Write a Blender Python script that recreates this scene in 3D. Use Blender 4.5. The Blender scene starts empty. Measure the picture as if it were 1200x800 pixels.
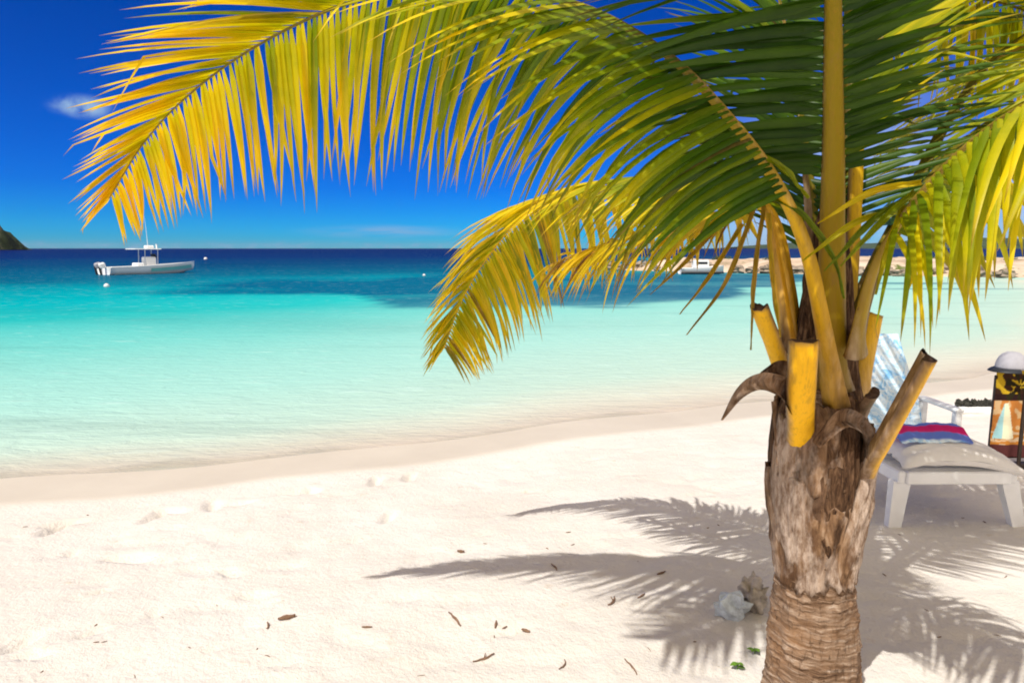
import bpy, math, random
import numpy as np
from mathutils import Vector, noise as mnoise

R = math.radians
C = bpy.context.scene.collection
rnd = random.Random(11)

# ------------------------------------------------------------------ camera
PITCH = R(7.76)
CAM_H = 1.6
WATER_Z = -0.25
cam = bpy.data.cameras.new('camera')
cam.lens = 24.0
cam.sensor_width = 36.0
cam.clip_start = 0.05
cam.clip_end = 60000
camo = bpy.data.objects.new('camera', cam)
C.objects.link(camo)
camo.location = (0, 0, CAM_H)
camo.rotation_euler = (R(90) - PITCH, 0, 0)
sc = bpy.context.scene
sc.camera = camo

# ------------------------------------------------------------------ sky, sun, exposure
SUN_TO = Vector((-0.40, -0.55, 1.0)).normalized()
SUN_EL = math.asin(SUN_TO.z)
SUN_ROT = math.atan2(SUN_TO.x, SUN_TO.y)
world = bpy.data.worlds.new('World')
sc.world = world
world.use_nodes = True


class NT:
    """tiny node-tree helper"""
    def __init__(self, tree):
        self.t = tree
        tree.nodes.clear()

    def n(self, kind, **kw):
        nd = self.t.nodes.new(kind)
        for k, v in kw.items():
            if k.startswith('i_'):
                continue
            setattr(nd, k, v)
        return nd

    def link(self, a, b):
        self.t.links.new(a, b)

    def val(self, sock, v):
        if hasattr(v, 'is_linked') or isinstance(v, bpy.types.NodeSocket):
            self.link(v, sock)
        else:
            sock.default_value = v

    def math(self, op, a, b=0.0, c=0.0, clamp=False):
        m = self.n('ShaderNodeMath', operation=op, use_clamp=clamp)
        self.val(m.inputs[0], a)
        self.val(m.inputs[1], b)
        self.val(m.inputs[2], c)
        return m.outputs[0]

    def mix(self, fac, a, b, blend='MIX'):
        m = self.n('ShaderNodeMix', data_type='RGBA', blend_type=blend)
        m.clamp_factor = True
        self.val(m.inputs['Factor'], fac)
        self.val(m.inputs[6], a if not isinstance(a, tuple) else (*a[:3], 1))
        self.val(m.inputs[7], b if not isinstance(b, tuple) else (*b[:3], 1))
        return m.outputs[2]

    def noise(self, vec, scale, detail=4, rough=0.55, dist=0.0):
        m = self.n('ShaderNodeTexNoise')
        if vec is not None:
            self.link(vec, m.inputs['Vector'])
        m.inputs['Scale'].default_value = scale
        m.inputs['Detail'].default_value = detail
        m.inputs['Roughness'].default_value = rough
        m.inputs['Distortion'].default_value = dist
        return m.outputs['Fac']

    def ramp(self, fac, stops, interp='LINEAR'):
        m = self.n('ShaderNodeValToRGB')
        cr = m.color_ramp
        cr.interpolation = interp
        while len(cr.elements) < len(stops):
            cr.elements.new(0.5)
        for e, (p, c) in zip(cr.elements, stops):
            e.position = p
            e.color = (*c[:3], 1) if isinstance(c, tuple) else (c, c, c, 1)
        self.link(fac, m.inputs[0])
        return m.outputs[0]

    def maprange(self, v, a, b, c=0.0, d=1.0, smooth=True):
        m = self.n('ShaderNodeMapRange')
        m.interpolation_type = 'SMOOTHSTEP' if smooth else 'LINEAR'
        m.clamp = True
        self.val(m.inputs[0], v)
        for i, q in enumerate((a, b, c, d)):
            m.inputs[1 + i].default_value = q
        return m.outputs[0]

    def scale(self, vec, s, rot=(0, 0, 0)):
        m = self.n('ShaderNodeMapping')
        self.link(vec, m.inputs[0])
        m.inputs['Scale'].default_value = s
        m.inputs['Rotation'].default_value = rot
        return m.outputs[0]

    def objco(self):
        return self.n('ShaderNodeTexCoord').outputs['Object']

    def attr(self, name):
        return self.n('ShaderNodeAttribute', attribute_name=name)

    def bump(self, h, strength=0.3, dist=0.01, normal=None):
        m = self.n('ShaderNodeBump')
        m.inputs['Strength'].default_value = strength
        m.inputs['Distance'].default_value = dist
        self.link(h, m.inputs['Height'])
        if normal is not None:
            self.link(normal, m.inputs['Normal'])
        return m.outputs[0]


SKY_STRENGTH = 0.12
w = NT(world.node_tree)
sky = w.n('ShaderNodeTexSky', sky_type='NISHITA')
sky.sun_disc = False
sky.sun_elevation = SUN_EL
sky.sun_rotation = SUN_ROT
sky.altitude = 1500
sky.air_density = 1.0
sky.dust_density = 0.0
sky.ozone_density = 6.0
hs = w.n('ShaderNodeHueSaturation')
hs.inputs['Saturation'].default_value = 1.55
gm = w.n('ShaderNodeGamma')
gm.inputs[1].default_value = 1.28
w.link(sky.outputs[0], gm.inputs[0])
w.link(gm.outputs[0], hs.inputs['Color'])
tint = w.mix(1.0, hs.outputs[0], (0.010, 0.265, 0.525), 'MULTIPLY')
dirv = w.n('ShaderNodeTexCoord').outputs['Generated']
sep = w.n('ShaderNodeSeparateXYZ')
w.link(dirv, sep.inputs[0])
dx, dy, dz = sep.outputs
az = w.math('ARCTAN2', dx, dy)                       # 0 = straight ahead
el = w.math('ARCSINE', dz)


def blob(a0, e0, ra, re):
    """soft elliptic patch of sky round an azimuth and an elevation"""
    u = w.math('DIVIDE', w.math('SUBTRACT', az, R(a0)), R(ra))
    v = w.math('DIVIDE', w.math('SUBTRACT', el, R(e0)), R(re))
    q = w.math('SQRT', w.math('ADD', w.math('MULTIPLY', u, u), w.math('MULTIPLY', v, v)))
    return w.maprange(q, 1.0, 0.0)


comb = w.n('ShaderNodeCombineXYZ')
w.link(az, comb.inputs[0])
w.link(el, comb.inputs[1])
ae = comb.outputs[0]
n_wisp = w.noise(w.scale(ae, (1, 1.6, 1), (0, 0, R(28))), 22, 6, 0.6, 0.4)
n_streak = w.noise(w.scale(ae, (5, 60, 1)), 2.0, 5, 0.55, 0.3)
n_puff = w.noise(w.scale(ae, (14, 30, 1)), 3.2, 5, 0.6)
n_big = w.noise(w.scale(ae, (3, 7, 1)), 1.6, 7, 0.55, 0.3)
c1 = w.math('MULTIPLY', blob(-31.2, 9.6, 2.6, 1.0), w.maprange(n_wisp, 0.34, 0.60))
c2 = w.math('MULTIPLY', blob(-10.5, 1.35, 8.5, 0.75), w.maprange(n_streak, 0.33, 0.62))
c3 = w.math('MULTIPLY', w.maprange(el, R(0.75), R(0.05)), w.maprange(n_puff, 0.46, 0.66))
right = w.maprange(az, R(6), R(26))
c4 = w.math('MULTIPLY', w.math('MULTIPLY', right, w.maprange(el, R(15), R(1))), w.maprange(n_big, 0.26, 0.60))
# unseen warm-white clouds added overhead and behind the viewer as fill light
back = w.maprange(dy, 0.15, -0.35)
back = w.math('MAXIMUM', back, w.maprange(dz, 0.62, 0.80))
n_fill = w.noise(dirv, 2.6, 6, 0.55, 0.2)
c5 = w.math('MULTIPLY', back, w.maprange(n_fill, 0.36, 0.52))
fill_c = (0.95, 0.93, 0.90)
bg = w.n('ShaderNodeBackground')
bg.inputs['Strength'].default_value = SKY_STRENGTH
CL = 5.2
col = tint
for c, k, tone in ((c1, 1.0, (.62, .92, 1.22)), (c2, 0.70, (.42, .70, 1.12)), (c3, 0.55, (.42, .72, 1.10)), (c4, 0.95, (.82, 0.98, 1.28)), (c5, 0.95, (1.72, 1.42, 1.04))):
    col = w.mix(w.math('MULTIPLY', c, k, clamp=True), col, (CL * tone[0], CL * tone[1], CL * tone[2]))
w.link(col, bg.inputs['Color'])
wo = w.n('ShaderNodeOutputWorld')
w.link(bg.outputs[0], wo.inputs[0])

sun = bpy.data.lights.new('sun', 'SUN')
sun.energy = 4.3
sun.angle = R(0.55)
sun.color = (1.0, 0.955, 0.88)
suno = bpy.data.objects.new('sun', sun)
C.objects.link(suno)
suno.rotation_euler = SUN_TO.to_track_quat('Z', 'Y').to_euler()
suno.location = (-4, -6, 10)

sc.view_settings.view_transform = 'Standard'
sc.view_settings.look = 'None'
sc.view_settings.exposure = 0.05
sc.view_settings.gamma = 1.0
sc.view_settings.use_curve_mapping = False
sc.cycles.max_bounces = 8
sc.cycles.transparent_max_bounces = 12
sc.cycles.filter_width = 1.9
sc.cycles.sample_clamp_indirect = 6


# ------------------------------------------------------------------ helpers
def pix(x, y, d):
    """point seen at photo pixel (x, y) of the 1200x800 picture, d metres ahead (world Y)"""
    u = (x - 600) / 800.0
    v = (400 - y) / 800.0
    yc = math.cos(PITCH) + v * math.sin(PITCH)
    zc = -math.sin(PITCH) + v * math.cos(PITCH)
    t = d / yc
    return Vector((u * t, d, CAM_H + zc * t))


def gpix(x, y, z=0.0):
    """point of the horizontal plane at height z seen at a pixel"""
    u = (x - 600) / 800.0
    v = (400 - y) / 800.0
    yc = math.cos(PITCH) + v * math.sin(PITCH)
    zc = -math.sin(PITCH) + v * math.cos(PITCH)
    t = (z - CAM_H) / zc
    return Vector((u * t, yc * t, z))


def origin_of(o):
    p = Vector((0, 0, 0))
    while o is not None:
        p = p + o.location
        o = o.parent
    return p


def obj(name, verts, faces, mat, parent=None, smooth=True, attrs=None, colors=None, at=None, mats=None, fmat=None):
    """link one mesh object; verts are in world coordinates (parents are never rotated while building)"""
    o_at = Vector(at) if at is not None else Vector((0, 0, 0))
    base = (origin_of(parent) if parent is not None else Vector((0, 0, 0))) + o_at
    V = np.array([tuple(v) for v in verts], dtype=np.float64) - np.array(base)
    me = bpy.data.meshes.new(name)
    me.from_pydata(V.tolist(), [], [tuple(int(q) for q in f) for f in faces])
    if mats:
        for m in mats:
            me.materials.append(m)
    else:
        me.materials.append(mat)
    if fmat is not None:
        me.polygons.foreach_set('material_index', np.array(fmat, dtype=np.int32))
    if smooth:
        me.polygons.foreach_set('use_smooth', np.ones(len(me.polygons), dtype=bool))
    if attrs:
        for k, a in attrs.items():
            at_ = me.attributes.new(k, 'FLOAT', 'POINT')
            at_.data.foreach_set('value', np.array(a, dtype=np.float32))
    if colors is not None:
        at_ = me.attributes.new('pigment', 'FLOAT_COLOR', 'POINT')
        at_.data.foreach_set('color', np.array(colors, dtype=np.float32).ravel())
    me.update()
    o = bpy.data.objects.new(name, me)
    o.location = o_at
    C.objects.link(o)
    if parent is not None:
        o.parent = parent
    return o


def empty(name, loc):
    o = bpy.data.objects.new(name, None)
    o.empty_display_size = 0.2
    o.location = loc
    C.objects.link(o)
    return o


def tag(o, label=None, cat=None, group=None, kind=None):
    if label:
        o['label'] = label
    if cat:
        o['category'] = cat
    if group:
        o['group'] = group
    if kind:
        o['kind'] = kind
    return o


class MB:
    """collects shapes into ONE mesh"""
    def __init__(self):
        self.v, self.f = [], []

    def add(self, v, f):
        n = len(self.v)
        self.v += [Vector(p) for p in v]
        self.f += [tuple(i + n for i in q) for q in f]

    def box(self, c, s, rz=0.0, rx=0.0, ry=0.0, bev=0.0):
        from mathutils import Euler
        E = Euler((rx, ry, rz)).to_matrix()
        hx, hy, hz = s[0] / 2, s[1] / 2, s[2] / 2
        if bev <= 0:
            P = [(-hx, -hy, -hz), (hx, -hy, -hz), (hx, hy, -hz), (-hx, hy, -hz), (-hx, -hy, hz), (hx, -hy, hz), (hx, hy, hz), (-hx, hy, hz)]
            F = [(0, 3, 2, 1), (4, 5, 6, 7), (0, 1, 5, 4), (1, 2, 6, 5), (2, 3, 7, 6), (3, 0, 4, 7)]
        else:
            b = min(bev, hx * .9, hy * .9, hz * .9)
            ring = []
            for cx, cy, a0 in ((hx - b, hy - b, 0), (-hx + b, hy - b, 90), (-hx + b, -hy + b, 180), (hx - b, -hy + b, 270)):
                for k in range(3):
                    a = R(a0 + 45 * k)
                    ring.append((cx + b * math.cos(a), cy + b * math.sin(a), math.cos(a), math.sin(a)))
            P, F = [], []
            n = len(ring)
            for z, ins in ((-hz, b), (-hz + b, 0), (hz - b, 0), (hz, b)):
                for (x, y, ax, ay) in ring:
                    P.append((x - ax * ins * .9, y - ay * ins * .9, z))
            for r in range(3):
                for i in range(n):
                    j = (i + 1) % n
                    F.append((r * n + i, r * n + j, (r + 1) * n + j, (r + 1) * n + i))
            F.append(tuple(range(n))[::-1])
            F.append(tuple(range(3 * n, 4 * n)))
        c = Vector(c)
        self.add([c + E @ Vector(p) for p in P], F)
        return self

    def tube(self, pts, rad, seg=8, cap=True):
        pts = [Vector(p) for p in pts]
        n = len(pts)
        rads = rad if isinstance(rad, (list, tuple)) else [rad] * n
        V, F = [], []
        prev = None
        for i, p in enumerate(pts):
            T = (pts[min(i + 1, n - 1)] - pts[max(i - 1, 0)]).normalized()
            if prev is None:
                a = Vector((0, 0, 1)) if abs(T.z) < .9 else Vector((1, 0, 0))
                s = T.cross(a).normalized()
            else:
                s = (prev - T * prev.dot(T)).normalized()
            prev = s
            q = T.cross(s)
            for k in range(seg):
                a = 2 * math.pi * k / seg
                V.append(p + (s * math.cos(a) + q * math.sin(a)) * rads[i])
        for i in range(n - 1):
            for k in range(seg):
                l = (k + 1) % seg
                F.append((i * seg + k, i * seg + l, (i + 1) * seg + l, (i + 1) * seg + k))
        if cap:
            F.append(tuple(range(seg))[::-1])
            F.append(tuple(range((n - 1) * seg, n * seg)))
        self.add(V, F)
        return self

    def lathe(self, c, prof, seg=24):
        c = Vector(c)
        V, F = [], []
        for (r, z) in prof:
            for k in range(seg):
                a = 2 * math.pi * k / seg
                V.append(c + Vector((r * math.cos(a), r * math.sin(a), z)))
        for i in range(len(prof) - 1):
            for k in range(seg):
                l = (k + 1) % seg
                F.append((i * seg + k, i * seg + l, (i + 1) * seg + l, (i + 1) * seg + k))
        F.append(tuple(range(seg))[::-1])
        F.append(tuple(range((len(prof) - 1) * seg, len(prof) * seg)))
        self.add(V, F)
        return self

    def build(self, name, mat, parent=None, at=None, smooth=False, **kw):
        return obj(name, self.v, self.f, mat, parent, smooth, at=at, **kw)


def sm(a, b, x):
    t = np.clip((np.asarray(x, dtype=float) - a) / (b - a), 0, 1)
    return t * t * (3 - 2 * t)


def catmull(P, n):
    P = [Vector(p) for p in P]
    Q = [P[0] * 2 - P[1]] + P + [P[-1] * 2 - P[-2]]
    # dense sampling then even arc length
    out = []
    for i in range(len(P) - 1):
        a, b, c, d = Q[i:i + 4]
        for k in range(16):
            t = k / 16
            out.append(0.5 * ((2 * b) + (c - a) * t + (2 * a - 5 * b + 4 * c - d) * t * t + (3 * b - a - 3 * c + d) * t ** 3))
    out.append(P[-1])
    L = [0.0]
    for i in range(1, len(out)):
        L.append(L[-1] + (out[i] - out[i - 1]).length)
    res = []
    for k in range(n):
        s = L[-1] * k / (n - 1)
        j = 1
        while j < len(L) - 1 and L[j] < s:
            j += 1
        f = (s - L[j - 1]) / max(1e-9, L[j] - L[j - 1])
        res.append(out[j - 1].lerp(out[j], min(1, max(0, f))))
    return res, L[-1]


def lin(r, g, b):
    def f(c):
        c = c / 255.0
        return c / 12.92 if c <= 0.04045 else ((c + 0.055) / 1.055) ** 2.4
    return (f(r), f(g), f(b))


# ------------------------------------------------------------------ materials
def material(name):
    m = bpy.data.materials.new(name)
    m.use_nodes = True
    return m, NT(m.node_tree)


def finish(t, shader, disp=None):
    o = t.n('ShaderNodeOutputMaterial')
    t.link(shader, o.inputs[0])


def principled(t, base, rough=0.6, spec=0.4, normal=None, metal=0.0):
    b = t.n('ShaderNodeBsdfPrincipled')
    t.val(b.inputs['Base Color'], base if not isinstance(base, tuple) else (*base[:3], 1))
    t.val(b.inputs['Roughness'], rough)
    t.val(b.inputs['Specular IOR Level'], spec)
    t.val(b.inputs['Metallic'], metal)
    if normal is not None:
        t.link(normal, b.inputs['Normal'])
    return b.outputs[0]


def simple(name, col, rough=0.5, var=0.12, scale=8.0, spec=0.4, bump=0.0, metal=0.0):
    m, t = material(name)
    co = t.objco()
    n = t.noise(co, scale, 5, 0.6)
    dark = tuple(c * (1 - var * 1.6) for c in col)
    lite = tuple(min(1, c * (1 + var)) for c in col)
    base = t.ramp(n, [(0.3, dark), (0.7, lite)])
    nm = t.bump(t.noise(co, scale * 6, 4), bump, 0.01) if bump > 0 else None
    finish(t, principled(t, base, rough, spec, nm, metal))
    return m


def sand_mat():
    m, t = material('sand')
    co = t.objco()
    wet = t.attr('wet').outputs['Fac']
    n1 = t.noise(co, 1.3, 5, 0.6)
    n2 = t.noise(co, 9.0, 5, 0.65)
    n3 = t.noise(co, 260.0, 2, 0.7)
    n4 = t.noise(co, 34.0, 4, 0.7)
    dry = t.ramp(n1, [(0.3, (0.685, 0.638, 0.578)), (0.7, (0.77, 0.732, 0.682))])
    dry = t.mix(t.maprange(n2, 0.60, 0.80), dry, (0.62, 0.53, 0.43))
    dry = t.mix(t.maprange(n3, 0.62, 0.78), dry, (0.50, 0.41, 0.32))
    # flecks of old seaweed and grit
    dry = t.mix(t.math('MULTIPLY', t.maprange(n4, 0.70, 0.76), 0.55), dry, (0.33, 0.25, 0.18))
    wetc = t.ramp(n1, [(0.3, (0.56, 0.50, 0.405)), (0.7, (0.62, 0.56, 0.46))])
    base = t.mix(wet, dry, wetc)
    h = t.math('ADD', t.math('MULTIPLY', n2, 0.55), t.math('ADD', t.math('MULTIPLY', n4, 0.42), t.math('MULTIPLY', n3, 0.10)))
    mr = t.math('MULTIPLY', t.math('SUBTRACT', 1.0, wet), 0.85)
    nb = t.n('ShaderNodeBump')
    nb.inputs['Distance'].default_value = 0.03
    t.link(mr, nb.inputs['Strength'])
    t.link(h, nb.inputs['Height'])
    rough = t.math('SUBTRACT', 0.92, t.math('MULTIPLY', wet, 0.45))
    finish(t, principled(t, base, rough, 0.25, nb.outputs[0]))
    return m


def water_mat():
    m, t = material('water')
    co = t.objco()
    col = t.attr('pigment').outputs['Color']
    opac = t.attr('opacity').outputs['Fac']
    # wind ripples run along the shore
    c1 = t.scale(co, (0.55, 1.5, 1), (0, 0, R(-20)))
    r1 = t.noise(c1, 3.2, 5, 0.62, 0.5)
    r2 = t.noise(t.scale(co, (0.16, 0.8, 1), (0, 0, R(-16))), 1.0, 5, 0.6, 0.5)
    r3 = t.noise(t.scale(co, (0.02, 0.10, 1), (0, 0, R(-8))), 1.0, 5, 0.6, 0.4)
    pale = t.mix(0.26, col, (0.62, 0.80, 0.76))
    deep = t.mix(0.75, col, (0.0, 0.012, 0.03), 'MIX')
    deep = t.mix(0.42, col, deep)
    body = t.mix(t.maprange(r1, 0.56, 0.74), col, pale)  # wave highlights painted into the water colour as paler streaks
    body = t.mix(t.math('MULTIPLY', t.maprange(r2, 0.52, 0.74), 0.55), body, deep)
    body = t.mix(t.math('MULTIPLY', t.maprange(r3, 0.50, 0.72), 0.55), body, deep)
    nm = t.bump(t.math('ADD', r1, t.math('MULTIPLY', r2, 1.5)), 0.5, 0.05)
    df = t.n('ShaderNodeBsdfDiffuse')
    t.link(body, df.inputs[0])
    r4 = t.noise(t.scale(co, (1.6, 5.0, 1), (0, 0, R(-24))), 2.0, 4, 0.6, 0.8)
    nmd = t.bump(t.math('ADD', r1, t.math('MULTIPLY', r4, 0.6)), 0.65, 0.08)
    t.link(nmd, df.inputs['Normal'])
    tr = t.n('ShaderNodeBsdfTransparent')
    tr.inputs[0].default_value = (0.93, 0.98, 0.96, 1)
    mx = t.n('ShaderNodeMixShader')
    t.link(opac, mx.inputs[0])
    t.link(tr.outputs[0], mx.inputs[1])
    t.link(df.outputs[0], mx.inputs[2])
    gl = t.n('ShaderNodeBsdfGlossy')
    gl.inputs['Roughness'].default_value = 0.12
    t.link(nm, gl.inputs['Normal'])
    fr = t.n('ShaderNodeFresnel')
    fr.inputs[0].default_value = 1.33
    t.link(nm, fr.inputs['Normal'])
    f = t.math('MINIMUM', t.math('MULTIPLY', fr.outputs[0], 0.5), 0.08)
    m2 = t.n('ShaderNodeMixShader')
    t.link(f, m2.inputs[0])
    t.link(mx.outputs[0], m2.inputs[1])
    t.link(gl.outputs[0], m2.inputs[2])
    finish(t, m2.outputs[0])
    return m


def leaf_mat():
    m, t = material('palm_leaf')
    yel = t.attr('yellow').outputs['Fac']
    dry = t.attr('dry').outputs['Fac']
    co = t.objco()
    n = t.noise(co, 14, 4, 0.6)
    y = t.math('ADD', yel, t.math('MULTIPLY', t.math('SUBTRACT', n, 0.5), 0.22), clamp=True)
    base = t.ramp(y, [(0.0, (0.020, 0.064, 0.004)), (0.30, (0.070, 0.150, 0.004)), (0.55, (0.27, 0.33, 0.004)), (0.78, (0.70, 0.58, 0.006)), (1.0, (0.92, 0.63, 0.010))])
    base = t.mix(dry, base, t.ramp(n, [(0.3, (0.10, 0.045, 0.014)), (0.7, (0.36, 0.19, 0.07))]))
    nm = t.bump(t.noise(t.scale(co, (1, 1, 1)), 90, 2), 0.15, 0.004)
    pr = principled(t, base, 0.42, 0.35, nm)
    tl = t.n('ShaderNodeBsdfTranslucent')
    tcol = t.mix(1.0, base, (1.25, 1.25, 0.55), 'MULTIPLY')
    t.link(tcol, tl.inputs[0])
    mx = t.n('ShaderNodeMixShader')
    mx.inputs[0].default_value = 0.42
    t.link(pr, mx.inputs[1])
    t.link(tl.outputs[0], mx.inputs[2])
    finish(t, mx.outputs[0])
    return m


def petiole_mat():
    m, t = material('palm_petiole')
    a = t.attr('yellow').outputs['Fac']
    d = t.attr('dry').outputs['Fac']
    co = t.objco()
    n = t.noise(t.scale(co, (1, 1, 0.25)), 26, 5, 0.6)
    sp = t.noise(t.scale(co, (1, 1, 0.5)), 34, 4, 0.75)
    base = t.ramp(a, [(0.0, (0.06, 0.075, 0.006)), (0.35, (0.20, 0.155, 0.008)), (0.65, (0.56, 0.36, 0.008)), (1.0, (0.92, 0.50, 0.010))])
    rid = t.noise(t.scale(co, (1, 1, 0.10)), 70, 4, 0.65)
    blot = t.noise(t.scale(co, (1, 1, 0.4)), 11, 5, 0.65)
    base = t.mix(t.math('MULTIPLY', t.maprange(rid, 0.48, 0.70), 0.45), base, (0.36, 0.20, 0.02))
    base = t.mix(t.math('MULTIPLY', t.maprange(blot, 0.58, 0.72), 0.65), base, (0.30, 0.17, 0.05))
    base = t.mix(t.maprange(sp, 0.66, 0.72), base, (0.13, 0.055, 0.018))
    brown = t.ramp(n, [(0.3, (0.075, 0.042, 0.024)), (0.5, (0.21, 0.13, 0.075)), (0.7, (0.45, 0.34, 0.25))])
    base = t.mix(d, base, brown)
    nm = t.bump(t.math('ADD', n, rid), 0.55, 0.006)
    finish(t, principled(t, base, 0.5, 0.22, nm))
    return m


def ring_mat():
    m, t = material('palm_bark_rings')
    co = t.objco()
    nz = t.noise(t.scale(co, (4.5, 4.5, 34.0)), 1.6, 6, 0.70, 0.9)
    fib = t.noise(t.scale(co, (44, 44, 9)), 1.5, 6, 0.72, 0.5)
    blot = t.noise(co, 6, 5, 0.6)
    fine = t.noise(co, 75, 3, 0.7)
    base = t.ramp(nz, [(0.32, (0.050, 0.026, 0.015)), (0.43, (0.18, 0.105, 0.060)), (0.55, (0.31, 0.21, 0.14)), (0.68, (0.56, 0.45, 0.36))])
    base = t.mix(t.math('MULTIPLY', t.maprange(blot, 0.42, 0.70), 0.6), base, (0.30, 0.16, 0.075))
    base = t.mix(t.math('MULTIPLY', t.maprange(fib, 0.53, 0.66), 0.7), base, (0.065, 0.034, 0.018))
    groove = t.attr('groove').outputs['Fac']
    base = t.mix(t.math('MULTIPLY', groove, 0.42), base, (0.10, 0.052, 0.028))
    h = t.math('ADD', t.math('MULTIPLY', nz, 1.0), t.math('ADD', t.math('MULTIPLY', fib, 0.6), t.math('MULTIPLY', fine, 0.3)))
    finish(t, principled(t, base, 0.85, 0.2, t.bump(h, 0.8, 0.012)))
    return m


def boot_mat():
    m, t = material('palm_boot')
    co = t.objco()
    st = t.noise(t.scale(co, (16, 16, 3.2)), 1.4, 6, 0.68, 0.7)
    bl = t.noise(co, 7.5, 5, 0.6, 0.4)
    fine = t.noise(t.scale(co, (60, 60, 20)), 1.0, 4, 0.7)
    pale = t.attr('pale').outputs['Fac']
    base = t.ramp(st, [(0.36, (0.018, 0.009, 0.005)), (0.46, (0.10, 0.052, 0.026)), (0.56, (0.24, 0.138, 0.072)), (0.70, (0.42, 0.29, 0.19))])
    base = t.mix(t.math('MULTIPLY', t.maprange(bl, 0.48, 0.62), 0.7), base, (0.11, 0.055, 0.027))
    pl = t.ramp(fine, [(0.36, (0.22, 0.14, 0.09)), (0.62, (0.60, 0.48, 0.39))])
    bl2 = t.noise(t.scale(co, (1, 1, 0.45)), 9.0, 5, 0.62, 0.5)
    pf = t.math('MULTIPLY', pale, t.maprange(bl2, 0.42, 0.55), clamp=True)
    base = t.mix(pf, base, pl)
    h = t.math('ADD', st, t.math('MULTIPLY', fine, 0.35))
    finish(t, principled(t, base, 0.85, 0.2, t.bump(h, 0.85, 0.014)))
    return m


def fibre_mat():
    m, t = material('palm_fibre')
    co = t.objco()
    a = t.noise(t.scale(co, (70, 70, 12)), 1.0, 5, 0.7, 0.8)
    b = t.noise(co, 12, 4, 0.6)
    base = t.ramp(a, [(0.34, (0.016, 0.009, 0.006)), (0.5, (0.085, 0.044, 0.023)), (0.70, (0.25, 0.145, 0.08))])
    base = t.mix(t.math('MULTIPLY', t.maprange(b, 0.5, 0.7), 0.5), base, (0.20, 0.12, 0.075))
    finish(t, principled(t, base, 0.9, 0.15, t.bump(a, 0.9, 0.012)))
    return m


M = dict(
    sand=sand_mat(), water=water_mat(), leaf=leaf_mat(), petiole=petiole_mat(), ring=ring_mat(), boot=boot_mat(), fibre=fibre_mat(),
    cut=simple('cut_end', (0.085, 0.045, 0.028), 0.9, 0.35, 60, bump=0.4),
    white_plastic=simple('white_plastic', (0.86, 0.87, 0.88), 0.42, 0.05, 5),
    hull=simple('boat_gelcoat', (0.88, 0.90, 0.90), 0.25, 0.03, 1.5, 0.5),
    hull_green=simple('boat_hull_teal', (0.16, 0.50, 0.48), 0.3, 0.05, 1.5, 0.5),
    dark=simple('dark_trim', (0.02, 0.024, 0.032), 0.5, 0.1, 5),
    steel=simple('steel', (0.55, 0.58, 0.62), 0.3, 0.06, 6, metal=0.8),
    wood_dark=simple('dark_wood', (0.035, 0.022, 0.016), 0.6, 0.25, 14, bump=0.2),
    canvas_grey=simple('canvas_grey', (0.42, 0.42, 0.47), 0.85, 0.08, 12),
    rock=simple('rock', (0.34, 0.28, 0.22), 0.9, 0.35, 1.6, bump=0.5),
    twig=simple('twig', (0.22, 0.13, 0.08), 0.85, 0.3, 40),
    seaweed=simple('seaweed', (0.035, 0.035, 0.028), 0.8, 0.3, 40),
    seedling=simple('seedling', (0.13, 0.26, 0.02), 0.5, 0.2, 60),
    coral=simple('coral', (0.60, 0.53, 0.45), 0.9, 0.22, 30, bump=0.8),
    wrapper=simple('wrapper', (0.60, 0.67, 0.72), 0.4, 0.25, 24, 0.5, bump=0.3),
    float_white=simple('float_white', (0.8, 0.8, 0.8), 0.4, 0.04, 3),
    bush=simple('bush', (0.055, 0.085, 0.02), 0.8, 0.45, 2.5),
)

# ------------------------------------------------------------------ ground and water
SH_X = np.array([-4000, -300, -60, -20, -4.2, 0, 2.5, 6.6, 12, 22, 30, 60, 4000], dtype=float)
SH_Y = np.array([-600, -60, -9, 0.9, 5.2, 6.75, 7.95, 9.6, 13, 24, 38, 40, 42], dtype=float)


def shore(x, y):
    """metres inland of the water's edge (negative: out at sea)"""
    x = np.asarray(x, dtype=float)
    wob = 0.10 * np.sin(x * 1.1 + 0.6) + 0.05 * np.sin(x * 2.7)
    yl = np.interp(x, SH_X, SH_Y) + wob
    ya = np.interp(x + 0.5, SH_X, SH_Y)
    yb = np.interp(x - 0.5, SH_X, SH_Y)
    cosn = 1 / np.sqrt(1 + (ya - yb) ** 2)
    return (yl - y) * cosn


footprints = []
for (px, py) in ((180, 578), (200, 573), (62, 592), (72, 586), (248, 567), (275, 566), (350, 553), (365, 551), (151, 634), (82, 624),
                 (118, 680), (182, 711), (110, 737), (35, 765), (25, 747), (440, 540), (480, 536), (455, 590), (300, 690), (270, 660),
                 (345, 650), (395, 640), (540, 530), (590, 525), (620, 560), (520, 580), (700, 520), (740, 512), (560, 620),
                 (660, 545), (790, 505), (830, 500), (1080, 455), (1140, 470), (90, 690), (215, 640), (420, 620), (480, 700), (600, 740), (250, 760), (330, 780), (150, 770)):
    p = gpix(px, py, -0.03)
    footprints.append((p.x, p.y, rnd.uniform(0, math.pi), rnd.uniform(.75, 1.25)))


def axis(dense0, dense1, step, far):
    a = list(np.arange(dense0, dense1 + 1e-6, step))
    s, q = step, dense1
    up = []
    while q < far:
        s *= 1.22
        q += s
        up.append(q)
    s, q = step, dense0
    dn = []
    while q > -far:
        s *= 1.22
        q -= s
        dn.append(q)
    return np.array(dn[::-1] + a + up)


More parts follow.
